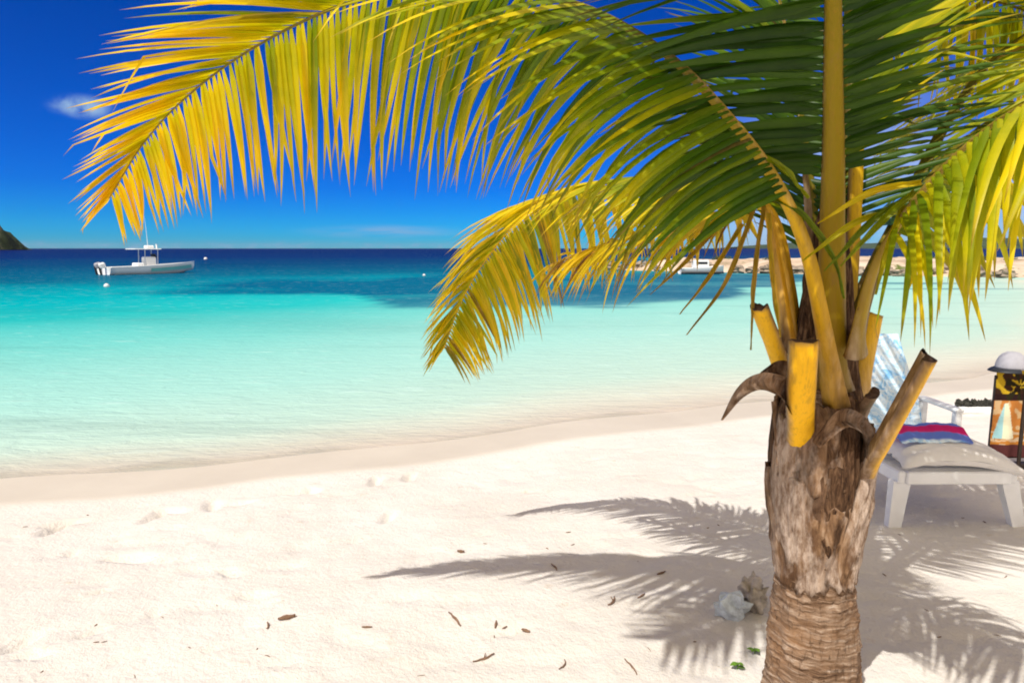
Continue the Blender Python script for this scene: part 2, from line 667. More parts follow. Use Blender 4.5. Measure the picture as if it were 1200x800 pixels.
def fnoise(X, Y, sc_, seed, octv=4):
    """value noise on arrays"""
    def h(i, j):
        n = np.sin(i * 127.1 + j * 311.7 + seed * 74.7) * 43758.5453
        return n - np.floor(n)
    out = np.zeros_like(X)
    amp, tot = 1.0, 0.0
    f = sc_
    for o in range(octv):
        x, y = X * f + 13.7 * o, Y * f - 7.1 * o
        i, j = np.floor(x), np.floor(y)
        u, v = x - i, y - j
        u, v = u * u * (3 - 2 * u), v * v * (3 - 2 * v)
        out += amp * ((h(i, j) * (1 - u) + h(i + 1, j) * u) * (1 - v) + (h(i, j + 1) * (1 - u) + h(i + 1, j + 1) * u) * v)
        tot += amp
        amp *= 0.5
        f *= 2.03
    return out / tot - 0.5


def ground_z(X, Y):
    X = np.asarray(X, dtype=float)
    Y = np.asarray(Y, dtype=float)
    s = shore(X, Y)
    z = np.where(s > 0, WATER_Z + 0.25 * sm(-0.6, 4.0, s) - 0.25 * sm(-0.6, 4.0, 0.0), WATER_Z + np.maximum(s, -60) * 0.055)
    dry = sm(0.5, 1.6, s)
    near = np.exp(-((X / 30) ** 2 + (Y / 30) ** 2))
    z = z + dry * near * (0.07 * fnoise(X, Y, 0.5, 3, 3) + 0.016 * fnoise(X, Y, 2.6, 5, 4) + 0.014 * fnoise(X, Y, 9.0, 9, 3))
    # wind and foot scuffs: small overlapping hollows
    z = z - dry * near * 0.010 * sm(0.10, 0.30, fnoise(X * 1.0, Y * 1.6, 4.2, 21, 2))
    return z


def make_ground():
    gx = axis(-4.2, 5.6, 0.03, 3500)
    gy = axis(2.0, 9.0, 0.03, 3500)
    X, Y = np.meshgrid(gx, gy)
    Z = ground_z(X, Y)
    for fi_, (fx, fy, fa, fs) in enumerate(footprints):
        dx_, dy_ = X - fx, Y - fy
        u = dx_ * math.cos(fa) + dy_ * math.sin(fa)
        v = -dx_ * math.sin(fa) + dy_ * math.cos(fa)
        k_ = 1.0 if fi_ < 9 or 14 < fi_ < 18 else 0.62
        q = (u / (0.12 * fs * k_)) ** 2 + (v / (0.042 * fs * k_)) ** 2
        Z = Z - (0.046 if fi_ < 20 else 0.020) * k_ * np.exp(-q ** 2.2) + 0.003 * k_ * np.exp(-((np.sqrt(q) - 1.35) / 0.28) ** 2)
    # sand heaped a little against the palm's foot
    s = shore(X, Y)
    wet = sm(0.86, 0.62, s + 0.05 * fnoise(X, Y, 1.5, 31, 2))
    ny, nx = X.shape
    V = np.stack([X.ravel(), Y.ravel(), Z.ravel()], 1)
    idx = np.arange(nx * ny).reshape(ny, nx)
    F = np.stack([idx[:-1, :-1].ravel(), idx[:-1, 1:].ravel(), idx[1:, 1:].ravel(), idx[1:, :-1].ravel()], 1)
    me = bpy.data.meshes.new('sand_beach')
    me.vertices.add(len(V))
    me.vertices.foreach_set('co', V.ravel())
    me.loops.add(len(F) * 4)
    me.polygons.add(len(F))
    me.polygons.foreach_set('loop_start', np.arange(0, len(F) * 4, 4))
    me.loops.foreach_set('vertex_index', F.ravel())
    me.polygons.foreach_set('use_smooth', np.ones(len(F), dtype=bool))
    me.update(calc_edges=True)
    a = me.attributes.new('wet', 'FLOAT', 'POINT')
    a.data.foreach_set('value', wet.ravel().astype(np.float32))
    me.materials.append(M['sand'])
    o = bpy.data.objects.new('sand_beach', me)
    C.objects.link(o)
    tag(o, 'white sand beach marked with footprints and palm shadows', 'beach', kind='structure')
    return o


make_ground()


def make_water():
    gx = axis(-45, 45, 0.6, 14000)
    gy1 = np.arange(1.0, 70, 0.35)
    up = []
    q, s = 70.0, 0.35
    while q < 14000:
        s *= 1.16
        q += s
        up.append(q)
    dn = []
    q, s = 1.0, 0.35
    while q > -4000:
        s *= 1.3
        q -= s
        dn.append(q)
    gy = np.array(dn[::-1] + list(gy1) + up)
    X, Y = np.meshgrid(gx, gy)
    d = np.maximum(-shore(X, Y), 0)
    # the bay is shallower towards the right
    shallow = np.interp(X / np.maximum(Y, 1), [-0.7, -0.3, 0.0, 0.35, 0.75], [0.84, 0.66, 0.45, 0.36, 0.30])
    near_f = sm(80, 30, d)
    D = d * (shallow * near_f + (1 - near_f))
    D = D * (1 + 0.25 * fnoise(X, Y, 0.09, 4, 3))
    stops = [(0, (234, 220, 203)), (0.25, (224, 224, 208)), (0.8, (198, 227, 213)), (2.4, (174, 227, 216)), (6.5, (126, 215, 207)), (12.0, (44, 197, 196)), (18, (0, 178, 187)), (26, (0, 144, 164)),
             (34, (0, 106, 136)), (52, (0, 82, 122)), (85, (0, 64, 114)), (150, (0, 38, 104)), (400, (0, 26, 96))]
    dd = [a for a, _ in stops]
    L = [lin(*c) for _, c in stops]
    rgb = np.stack([np.interp(D, dd, [c[k] for c in L]) for k in range(3)], -1)
    # beds of sea grass: dark patches with an uneven edge
    edge = np.interp(X, [-60, -24, -12, -6.5, -4.0, 0, 5.5, 8.0, 9.5, 11, 13, 20, 60], [40, 36, 33, 29, 21.5, 21.5, 23.4, 24.8, 26.5, 33, 33, 44, 60])
    wob = fnoise(X, Y, 0.35, 8, 4)
    g = sm(-0.6, 1.0, Y - edge + wob * 3.0) * sm(70, 46, Y) * (0.40 + 0.60 * sm(-9, -4, X)) * (0.82 + 0.6 * fnoise(X, Y, 0.22, 14, 4))
    # long thin bed left of it
    g2 = sm(-18, -13, X) * sm(-2, -6, X) * sm(27.0, 29.5, Y + wob * 2.2) * sm(45, 36, Y + wob * 6) * (0.85 + 0.5 * fnoise(X, Y, 0.3, 19, 3))
    g3 = np.exp(-(((X - 3.0) / 1.0) ** 2 + ((Y - 21.6) / 0.35) ** 2)) * 0.75
    g4 = np.exp(-(((X - 21) / 3.4) ** 2 + ((Y - 36.5) / 0.9) ** 2)) * 0.8 + np.exp(-(((X - 20) / 4.2) ** 2 + ((Y - 31.5) / 0.5) ** 2)) * 0.7
    g = np.clip(g + g2 + g3 + g4, 0, 0.92)[..., None]
    rgb = rgb * (1 - g) + np.array(lin(0, 92, 132)) * g
    rgb = rgb * 0.80
    opac = 0.80 + 0.20 * sm(0.0, 0.9, d)
    opac = np.where(d <= 0, 0.05, opac)
    ny, nx = X.shape
    V = np.stack([X.ravel(), Y.ravel(), np.full(X.size, WATER_Z)], 1)
    idx = np.arange(nx * ny).reshape(ny, nx)
    keep = (shore(X, Y) < 1.2)
    kf = keep[:-1, :-1] | keep[1:, 1:]
    F = np.stack([idx[:-1, :-1][kf], idx[:-1, 1:][kf], idx[1:, 1:][kf], idx[1:, :-1][kf]], 1)
    used = np.unique(F)
    remap = np.zeros(nx * ny, dtype=int)
    remap[used] = np.arange(len(used))
    colr = np.concatenate([rgb.reshape(-1, 3), np.ones((X.size, 1))], 1)
    o = obj('sea_water', V[used], remap[F], M['water'], None, True, attrs={'opacity': opac.ravel()[used]}, colors=colr[used])
    tag(o, 'clear turquoise sea deepening to navy at the horizon', 'sea', kind='structure')


make_water()

# ------------------------------------------------------------------ coconut palm
ZB = 0.0
palm_base = gpix(951, 815, 0.0)
PX, PY = palm_base.x, palm_base.y
palm = empty('palm_tree', (PX, PY, float(ground_z(PX, PY)) - 0.02))
tag(palm, 'young coconut palm with yellowing fronds and sawn-off leaf stubs beside the lounger', 'palm tree')


def trunk_axis(z):
    return Vector((PX - 0.030 * min(z, 1.1), PY + 0.01 * z, z))


TR_Z = [-0.15, 0.0, 0.10, 0.22, 0.34, 0.42, 0.50, 0.62, 0.74, 0.86, 0.98, 1.06, 1.14]
TR_R = [0.176, 0.167, 0.156, 0.150, 0.138, 0.128, 0.124, 0.130, 0.135, 0.131, 0.120, 0.110, 0.095]


def make_trunk():
    seg, rows = 120, 260
    rr = random.Random(4)
    # uneven ring heights
    rings, z = [], -0.15
    while z < 0.60:
        z += rr.uniform(0.017, 0.034)
        rings.append(z)
    V, F, G = [], [], []
    for i in range(rows):
        z = -0.15 + 1.29 * i / (rows - 1)
        r0 = float(np.interp(z, TR_Z, TR_R))
        c = trunk_axis(z)
        for k in range(seg):
            a = 2 * math.pi * k / seg
            ca, sa = math.cos(a), math.sin(a)
            warp = 0.012 * mnoise.noise(Vector((ca * 1.4, sa * 1.4, z * 1.5))) + 0.006 * mnoise.noise(Vector((ca * 5, sa * 5, z * 9)))
            zz = z + warp
            j = 0
            while j < len(rings) - 1 and rings[j] < zz:
                j += 1
            lo = rings[j - 1] if j > 0 else rings[0] - 0.05
            ph = (zz - lo) / max(1e-4, rings[j] - lo)
            ph = min(1, max(0, ph))
            prof = (1 - ph) ** 1.2 * 0.0075 * max(0.05, 0.5 + 1.3 * mnoise.noise(Vector((ca * 2.6, sa * 2.6, z * 22)))) if zz < 0.49 else 0.002
            chip = 0.0075 * mnoise.noise(Vector((ca * 9, sa * 9, z * 26)))
            lump = 0.007 * mnoise.noise(Vector((ca * 2.2, sa * 2.2, z * 4)))
            r = r0 + prof + chip * (1 if zz < .5 else 1.5) + lump
            V.append((c.x + r * ca, c.y + r * sa, z))
            G.append(max(0.0, (ph - 0.72) / 0.28) * max(0.0, min(1.0, 0.5 + 1.4 * mnoise.noise(Vector((ca * 3.1, sa * 3.1, z * 20 + 5))))) if zz < 0.49 else 0.0)
    for i in range(rows - 1):
        for k in range(seg):
            l = (k + 1) % seg
            F.append((i * seg + k, i * seg + l, (i + 1) * seg + l, (i + 1) * seg + k))
    F.append(tuple(range((rows - 1) * seg, rows * seg)))
    obj('trunk', V, F, M['ring'], palm, True, attrs={'groove': G})


make_trunk()


def boot(phi, zb, zt, hw0, hw1, off0, off1, pale=0.0, seed=0, thick=0.016, twist=0.0, mat='boot'):
    """old leaf base: a curved plate that clasps the trunk, wide below and narrow above"""
    nu, nv = 22, 34
    V, F, A = [], [], []
    for side in (0, 1):
        for j in range(nv):
            v = j / (nv - 1)
            z = zb + (zt - zb) * v
            hw = hw0 + (hw1 - hw0) * v ** 0.75
            for i in range(nu):
                u = 2 * i / (nu - 1) - 1
                a = R(phi) + twist * v + u * hw
                zz = z + 0.035 * (u * u) * (1 - v) + 0.020 * mnoise.noise(Vector((u * 2.5 + seed, v * 1.2, seed)))
                if j == 0:
                    zz += 0.022 * mnoise.noise(Vector((u * 6 + seed * 3, 1.0, 2.0)))
                r0 = float(np.interp(zz, TR_Z, TR_R))
                bulge = (1 - u * u) ** 0.6
                r = r0 + off0 + (off1 - off0) * v + 0.018 * bulge * (0.4 + 0.6 * v)
                r += 0.010 * mnoise.noise(Vector((u * 3 + seed * 7, v * 5, seed * 2))) + 0.004 * mnoise.noise(Vector((u * 12 + seed, v * 6, 5)))
                if side:
                    r -= thick * (0.5 + 0.5 * bulge)
                c = trunk_axis(zz)
                V.append((c.x + r * math.sin(a), c.y - r * math.cos(a), zz))
                A.append(pale * (1 - 0.55 * abs(u) ** 2))
    n = nu * nv
    for j in range(nv - 1):
        for i in range(nu - 1):
            q = j * nu + i
            F.append((q, q + 1, q + nu + 1, q + nu))
            F.append((n + q, n + q + nu, n + q + nu + 1, n + q + 1))
    for i in range(nu - 1):
        F.append((i, n + i, n + i + 1, i + 1))
        q = (nv - 1) * nu + i
        F.append((q, q + 1, n + q + 1, n + q))
    for j in range(nv - 1):
        q = j * nu
        F.append((q, q + nu, n + q + nu, n + q))
        q = j * nu + nu - 1
        F.append((q, n + q, n + q + nu, q + nu))
    return obj('leaf_base', V, F, M[mat], palm, True, attrs={'pale': A})


# angle 0 faces the viewer, positive to the right
boot(-50, 0.450, 0.84, 0.92, 0.42, 0.008, 0.016, 0.8, 1, 0.02, -0.10)
boot(0, 0.495, 0.76, 0.60, 0.40, 0.004, 0.008, 0.45, 16, 0.018)
boot(22, 0.470, 0.95, 0.58, 0.17, 0.010, 0.046, 1.3, 2, 0.024, 0.46)
boot(84, 0.460, 0.86, 0.85, 0.34, 0.004, 0.026, 0.3, 3)
boot(-118, 0.460, 0.84, 0.95, 0.45, 0.004, 0.022, 0.7, 4)
boot(170, 0.460, 0.86, 1.10, 0.45, 0.004, 0.035, 0.2, 5)
boot(-4, 0.50, 0.90, 0.60, 0.45, 0.000, 0.012, 0.0, 6, mat='fibre')
boot(-66, 0.66, 1.04, 0.62, 0.38, 0.016, 0.026, 0.7, 7, 0.02)
boot(58, 0.62, 1.02, 0.66, 0.30, 0.006, 0.036, 0.0, 8, mat='fibre')
boot(-22, 0.80, 1.10, 0.66, 0.40, 0.014, 0.032, 0.35, 9, 0.02)
boot(14, 0.74, 1.12, 0.50, 0.34, 0.006, 0.028, 0.0, 10, mat='fibre')
boot(125, 0.66, 1.08, 0.80, 0.36, 0.010, 0.04, 0.1, 12)
boot(-140, 0.66, 1.08, 0.80, 0.36, 0.010, 0.03, 0.1, 13)


def sweep(path, S, N, wid, thk, yel, dry, capmat=True, parent=None, name='frond', mat=None, seed=0, hollow=0.0):
    """crescent-section stalk: rounded below (-N), hollowed above (+N)"""
    n = len(path)
    sec = []
    for k in range(9):
        a = math.pi + math.pi * k / 8
        sec.append((math.cos(a), -abs(math.sin(a)) ** 0.75))          # outer side, a little squared
    sec += [(0.72, 0.16), (0.36, -0.02), (-0.0, -0.08), (-0.36, -0.02), (-0.72, 0.16)]
    m = len(sec)
    V, F, Y, D, FM = [], [], [], [], []
    for i, p in enumerate(path):
        for si_, (a, b) in enumerate(sec):
            q = p + S[i] * (a * wid[i] / 2) + N[i] * (b * thk[i])
            if capmat and i == n - 1:
                q = q + (path[-1] - path[-2]).normalized() * (0.016 * mnoise.noise(Vector((a * 2.2, b * 2.2, seed * 3.1))) + 0.006 * mnoise.noise(Vector((a * 7, b * 7, seed))))
            q = q + S[i] * (0.0015 * mnoise.noise(q * 25 + Vector((seed, 0, 0))))
            V.append(q)
            Y.append(yel[i])
            # margins of the stalk turn brown first
            D.append(min(1.0, dry[i] + (0.55 if capmat and i >= n - 1 else 0) + (0.55 * dry[0] if abs(a) > .9 else 0) + (hollow if si_ > 8 or abs(a) > .97 else 0)))
    for i in range(n - 1):
        for k in range(m):
            l = (k + 1) % m
            F.append((i * m + k, i * m + l, (i + 1) * m + l, (i + 1) * m + k))
            FM.append(0)
    F.append(tuple(range(m))[::-1])
    FM.append(1)
    F.append(tuple(range((n - 1) * m, n * m)))
    FM.append(1 if capmat else 0)
    return obj(name, V, F, None, parent, True, attrs={'yellow': Y, 'dry': D}, mats=[mat or M['petiole'], M['cut']], fmat=FM)


def frames(path, hdir, twist0=0.0, twist1=0.0):
    S, N = [], []
    n = len(path)
    h = Vector((hdir[0], hdir[1], 0)).normalized()
    s0 = h.cross(Vector((0, 0, 1)))
    for i in range(n):
        T = (path[min(i + 1, n - 1)] - path[max(i - 1, 0)]).normalized()
        s = (s0 - T * s0.dot(T)).normalized()
        nn = s.cross(T).normalized()
        a = twist0 + (twist1 - twist0) * i / (n - 1)
        S.append(s * math.cos(a) + nn * math.sin(a))
        N.append(nn * math.cos(a) - s * math.sin(a))
    return S, N


def pv(a, q):
    """constant, or values spread evenly along the frond"""
    if not isinstance(a, tuple):
        return a
    return float(np.interp(q, np.linspace(0, 1, len(a)), a))


def frond(pts, hdir, w0=0.085, w1=0.008, t0=0.25, n=85, L=0.58, Lprof=None, ang=(70, 30), rise=(0.10, 0.10), droop=(1.0, 1.0), wl=0.034,
          yel=(0.3, 0.9), tipyel=0.25, dry=0.0, twist=(0, 0), seed=0, ribyel=(0.8, 0.45), world=False, jitter=0.06, fwd=(0, 0), miss=0.0, withered=0.03, wexp=2.0):
    rr = random.Random(seed)
    P = [Vector(p) for p in pts] if world else [pix(*p) for p in pts]
    path, length = catmull(P, 110)
    S, N = frames(path, hdir, R(twist[0]), R(twist[1]))
    m = len(path)
    tt = [i / (m - 1) for i in range(m)]
    wid = [w1 + (w0 - w1) * (1 - t) ** wexp + (0.05 * max(0, 1 - t / 0.08) ** 2 if t < 0.08 else 0) for t in tt]
    thk = [0.42 * q for q in wid]
    ry = [pv(ribyel, t) for t in tt]
    rib = sweep(path, S, N, wid, thk, ry, [0.55 * max(0, 1 - t / 0.10) + dry * 0.6 for t in tt], False, palm, 'frond', seed=seed)
    V, F, Ya, Da = [], [], [], []
    if Lprof is None:
        Lprof = [(0, .55), (.12, .85), (.35, 1.0), (.65, .92), (.88, .62), (1, .36)]
    lp = [a for a, _ in Lprof]
    lq = [b for _, b in Lprof]
    K = 9
    for si, side in enumerate((1, -1)):
        for i in range(n):
            if rr.random() < miss:
                continue
            q = (i + 0.5 + rr.uniform(-.3, .3)) / n
            t = t0 + (1 - t0) * q
            fi = t * (m - 1)
            j = min(m - 2, int(fi))
            f = fi - j
            p = path[j].lerp(path[j + 1], f)
            T = (path[min(j + 2, m - 1)] - path[max(j - 1, 0)]).normalized()
            s = S[j] * side
            nn = N[j]
            ag = ang if not isinstance(ang[0], tuple) else ang[si]
            a = R(pv(ag, q)) + rr.gauss(0, jitter)
            rq = pv(rise[si], q)
            rs = rq + rr.gauss(0, jitter * 1.2)
            d = (T * math.cos(a) + s * math.sin(a) + nn * rs).normalized()
            ln = (L if not isinstance(L, tuple) else L[si]) * float(np.interp(q, lp, lq)) * rr.uniform(0.88, 1.08)
            if rr.random() < 0.06:
                ln *= rr.uniform(.5, .8)
            w = wl * (0.55 + 0.45 * float(np.interp(q, lp, lq))) * rr.uniform(0.85, 1.12)
            p = p + s * (wid[j] * 0.42) + nn * (thk[j] * 0.05)
            dq = pv(droop[si], q)
            dr = dq * rr.uniform(0.75, 1.3)
            wn = nn.copy()
            yl = yel[0] + (yel[1] - yel[0]) * q ** 0.8 + rr.gauss(0, 0.10)
            ty = tipyel * rr.uniform(0.4, 1.5)
            tipd = rr.uniform(0.72, 0.95)
            dy_ = dry + (rr.uniform(.3, .9) if rr.random() < withered + dry * 0.3 else 0)
            roll = rr.gauss(0, 0.28)
            swirl = Vector((rr.gauss(0, .05), rr.gauss(0, .05), 0)) + Vector((fwd[0], fwd[1], 0)) * 0.1
            base = len(V)
            cen = p.copy()
            kink = rr.randint(4, 7) if rr.random() < 0.11 else -1
            for k in range(K):
                u = k / (K - 1)
                wv = d.cross(wn)
                if wv.length < 1e-4:
                    wv = s.copy()
                wv.normalize()
                nv = wv.cross(d).normalized()
                if nv.dot(wn) < 0:
                    nv = -nv
                wv2 = wv * math.cos(roll * u) + nv * math.sin(roll * u)
                nv2 = nv * math.cos(roll * u) - wv * math.sin(roll * u)
                prof = min(1.0, 0.40 + u * 5) * (1 - u ** 2.2) ** 0.95 if u < 1 else 0.02
                hw = w * prof * 0.5
                fold = 0.60 * hw
                V += [cen - wv2 * hw - nv2 * fold, cen + nv2 * fold * 0.3, cen + wv2 * hw - nv2 * fold]
                yv = min(1, max(0, yl + ty * u ** 1.5))
                dv = min(1, dy_ + (0.75 * max(0, (u - tipd) / (1 - tipd))))
                Ya += [yv, yv * 0.92 + .06, yv]
                Da += [dv, dv, dv]
                wn = nv
                step = ln / (K - 1)
                cen = cen + d * step
                g = dr * step / (max(L) if isinstance(L, tuple) else L) * (0.7 + 0.5 * u)
                d = (d + Vector((0, 0, -1)) * g + swirl * 0.35).normalized()
                if k == kink:
                    d = (d + Vector((rr.gauss(0, .3), rr.gauss(0, .3), -0.9))).normalized()
            for k in range(K - 1):
                b = base + 3 * k
                F += [(b, b + 1, b + 4, b + 3), (b + 1, b + 2, b + 5, b + 4)]
    obj('leaflets', V, F, M['leaf'], rib, True, attrs={'yellow': Ya, 'dry': Da})
    return rib


# the great frond that arches across the picture
frond([(984, 468, 2.185), (966, 370, 2.15), (946, 285, 2.13), (912, 212, 2.11), (866, 148, 2.09), (792, 70, 2.06), (700, 13, 2.04), (600, -14, 2.04), (500, -14, 2.07),
       (400, 6, 2.11), (300, 54, 2.16), (220, 112, 2.21), (168, 168, 2.27), (128, 232, 2.32)], (-1, 0.0), w0=0.090, w1=0.006, t0=0.215, n=132, jitter=0.030, L=(0.70, 0.62),
      Lprof=[(0, 1.0), (.15, 1.05), (.4, .98), (.65, .85), (.85, .58), (1, .26)], ang=((70, 60, 52, 26), (56, 34, 22, 12)), rise=((-0.75, -0.7, -0.65, -0.5), (-1.9, -1.2, -0.45, 0.18, 0.36, 0.26, 0.10)), droop=(1.5, (0.9, 0.7, 0.5, 0.35, 0.35)),
      wl=0.0255, yel=(0.12, 0.90), tipyel=0.45, seed=1, ribyel=(1.0, 0.75, 0.22, 0.15, 0.25, 0.45))
# lower frond, reaching away over the water
frond([(940, 430, 2.34), (928, 330, 2.38), (905, 246, 2.46), (850, 216, 2.62), (770, 206, 2.85), (690, 218, 3.1), (618, 250, 3.32), (572, 300, 3.48),
       (542, 350, 3.56), (520, 408, 3.62)], (-1, 0.75), w0=0.075, t0=0.22, n=130, jitter=0.045, L=(0.66, 0.50), ang=((84, 36), (62, 24)), rise=((0.1, -0.5, -0.9), (-0.6, 0.1, 0.1)), droop=(1.2, 1.3), wl=0.027,
      yel=(0.58, 0.74), tipyel=0.25, dry=0.04, seed=2, ribyel=(1.0, 0.7))
# withered orange frond
frond([(930, 410, 2.20), (915, 315, 2.22), (896, 240, 2.28), (850, 246, 2.42), (780, 266, 2.62), (700, 288, 2.9), (640, 312, 3.1)], (-1, 0.6), w0=0.085,
      t0=0.34, n=50, L=0.36, ang=(60, 25), rise=(0.0, -0.4), droop=(1.6, 1.8), wl=0.026, yel=(0.85, 0.9), tipyel=0.1, dry=0.25, seed=3, ribyel=(1, .9), miss=0.15, jitter=.14)
# upright frond, seen from below as it bends over the viewer
frond([(972, 455, 2.25), (974, 330, 2.23), (976, 200, 2.17), (976, 100, 2.08), (976, 0, 1.93), (972, -120, 1.68), (960, -330, 1.30)], (-0.12, -1), w0=0.105, w1=0.02, wexp=1.25,
      t0=0.36, n=66, withered=0.0, L=(0.62, 0.30), Lprof=[(0, .6), (.2, .95), (.5, 1), (1, .9)], ang=(80, 58), rise=(-0.05, -0.1), droop=(0.25, 0.60), wl=0.031, jitter=0.07, yel=(0.07, 0.12), tipyel=0.16, seed=4, ribyel=(0.52, 0.34))
# right frond coming towards the viewer
frond([(994, 410, 2.20), (1016, 325, 2.11), (1045, 268, 2.03), (1088, 212, 1.93), (1140, 162, 1.82), (1200, 122, 1.70), (1290, 92, 1.55), (1420, 90, 1.40), (1560, 140, 1.25)],
      (1, -0.55), w0=0.09, t0=0.29, n=50, L=0.50, Lprof=[(0, .72), (.1, .95), (.35, 1.0), (.65, .92), (.88, .62), (1, .36)], jitter=0.13, ang=((92, 60), (104, 60)), rise=(-0.5, -0.8), droop=(2.0, 1.9), wl=0.033, yel=(0.50, 0.62), tipyel=0.25, seed=5, ribyel=(0.5, 0.35))
# right fronds behind it, their upper side in the sun
frond([(990, 400, 2.34), (1022, 318, 2.42), (1064, 234, 2.54), (1112, 138, 2.68), (1172, 62, 2.86), (1262, 12, 3.06), (1370, 0, 3.25), (1490, 50, 3.45)], (1, 0.55), w0=0.075, t0=0.20, n=88, jitter=0.04, L=0.68,
      ang=(62, 26), rise=(0.05, -0.35), droop=(0.6, 0.7), wl=0.027, yel=(0.54, 0.68), tipyel=0.2, seed=6, ribyel=(0.18, 0.08))
frond([(992, 405, 2.28), (1024, 318, 2.34), (1068, 240, 2.42), (1128, 166, 2.52), (1214, 118, 2.60), (1340, 120, 2.68), (1470, 220, 2.75)], (1, 0.28), w0=0.07, t0=0.20, n=84, jitter=0.04, L=0.60,
      ang=(60, 26), rise=(0.05, -0.35), droop=(0.6, 0.8), wl=0.027, yel=(0.20, 0.42), tipyel=0.2, seed=7, ribyel=(0.18, 0.08))
frond([(984, 340, 2.48), (996, 180, 2.62), (1022, 60, 2.74), (1078, 2, 2.84), (1160, 0, 2.92), (1260, 40, 2.98), (1360, 120, 3.02)], (1, 0.4), w0=0.07, t0=0.22, n=80, jitter=0.04, L=0.62,
      ang=(62, 28), rise=(0.0, -0.5), droop=(0.7, 0.9), wl=0.027, yel=(0.54, 0.70), tipyel=0.25, seed=12, ribyel=(0.2, 0.2))
# upright fronds at the back
frond([(976, 385, 2.42), (982, 200, 2.58), (1000, 60, 2.78), (1034, -70, 3.0), (1090, -190, 3.25), (1170, -280, 3.5)], (0.5, 1), w0=0.07, t0=0.12, n=84, jitter=0.04, L=0.74,
      ang=(70, 34), rise=(-0.05, -0.05), droop=(0.5, 0.5), wl=0.029, yel=(0.08, 0.22), tipyel=0.2, seed=8, ribyel=(0.18, 0.08))
frond([(962, 385, 2.42), (954, 250, 2.56), (940, 140, 2.72), (922, 40, 2.92), (896, -70, 3.15), (850, -170, 3.4)], (-0.5, 1), w0=0.07, t0=0.12, n=80, jitter=0.04, L=0.56,
      ang=(74, 36), rise=(-0.2, -0.05), droop=(0.6, 0.5), wl=0.029, yel=(0.08, 0.22), tipyel=0.2, seed=9, ribyel=(0.18, 0.08))


# frond bending over the viewer's left, above the picture (its shade lies at the palm's foot)
frond([(1.06, 2.32, 1.25), (1.09, 2.34, 1.90), (1.02, 2.22, 2.45), (0.60, 1.80, 2.86), (0.05, 1.40, 2.92), (-0.48, 1.10, 2.80)], (-0.8, -0.6), world=True, w0=0.06, t0=0.46, n=66, L=0.56,
      ang=(72, 34), rise=(0.05, 0.05), droop=(0.3, 0.3), wl=0.036, yel=(0.15, 0.35), tipyel=0.2, seed=11, ribyel=(0.3, 0.2))


def stub(pts, width, out, yel=1.0, dry0=0.6, dryr=0.25, seed=0, taper=1.0, hollow=0.9):
    """sawn-off leaf stalk; out = direction its rounded side faces"""
    P = [pix(*p) for p in pts]
    path, ln = catmull(P, 26)
    n = len(path)
    S, N = [], []
    o = Vector(out).normalized()
    for i in range(n):
        T = (path[min(i + 1, n - 1)] - path[max(i - 1, 0)]).normalized()
        nn = (-o + T * o.dot(T)).normalized()
        S.append(T.cross(nn).normalized())
        N.append(nn)
    tt = [i / (n - 1) for i in range(n)]
    wid = [width * (1.22 - 0.22 * min(1, t * 3)) * (1 - (1 - taper) * t) for t in tt]
    thk = [0.48 * q for q in wid]
    return sweep(path, S, N, wid, thk, [yel] * n, [dry0 * max(0, 1 - t / dryr) for t in tt], True, palm, 'petiole_stub', seed=seed, hollow=hollow)


stub([(938, 522, 2.25), (937, 500, 2.175), (937, 474, 2.095), (939, 438, 2.045), (941, 397, 2.03)], 0.086, (-0.1, -1, 0.1), 1.0, 0.8, 0.12, 1)
stub([(926, 456, 2.20), (910, 405, 2.16), (891, 356, 2.11)], 0.066, (-0.9, -0.45, -0.1), 0.9, 0.4, 0.15, 2)
stub([(1000, 480, 2.36), (1008, 425, 2.39), (1019, 370, 2.43)], 0.084, (0.35, -1, 0), 0.85, 0.8, 0.8, 3)
stub([(1002, 566, 2.25), (1014, 540, 2.14), (1029, 514, 2.05), (1053, 470, 1.98), (1082, 416, 1.93)], 0.088, (0.92, -0.36, -0.25), 0.95, 1.3, 0.34, 4, 0.90)
stub([(988, 430, 2.33), (996, 330, 2.40), (1002, 210, 2.44), (1003, 126, 2.46)], 0.050, (0.1, -1, 0), 0.72, 0.9, 0.4, 5)
stub([(1003, 486, 2.20), (1012, 470, 2.17), (1020, 458, 2.13)], 0.060, (0.5, -0.8, 0), 0.1, 1.0, 3.0, 6)
stub([(948, 300, 2.33), (947, 245, 2.33), (943, 197, 2.33)], 0.034, (-0.2, -1, 0), 0.3, 1.0, 3.0, 7, 0.5)


def fibres():
    """brown matted cloth wrapped round the growing heart"""
    seg, rows = 60, 60
    V, F = [], []
    for i in range(rows):
        z = 0.92 + 0.86 * i / (rows - 1)
        r0 = float(np.interp(z, [0.92, 1.04, 1.14, 1.30, 1.5, 1.78], [0.155, 0.142, 0.118, 0.092, 0.070, 0.022]))
        c = trunk_axis(z)
        for k in range(seg):
            a = 2 * math.pi * k / seg
            ca, sa = math.cos(a), math.sin(a)
            r = r0 + 0.018 * mnoise.noise(Vector((ca * 3, sa * 3, z * 6))) + 0.010 * mnoise.noise(Vector((ca * 10, sa * 10, z * 9)))
            V.append((c.x + 0.02 + r * ca, c.y + 0.03 + r * sa, z))
    for i in range(rows - 1):
        for k in range(seg):
            l = (k + 1) % seg
            F.append((i * seg + k, i * seg + l, (i + 1) * seg + l, (i + 1) * seg + k))
    F.append(tuple(range((rows - 1) * seg, rows * seg)))
    obj('fibre_sheath', V, F, M['fibre'], palm, True)


fibres()


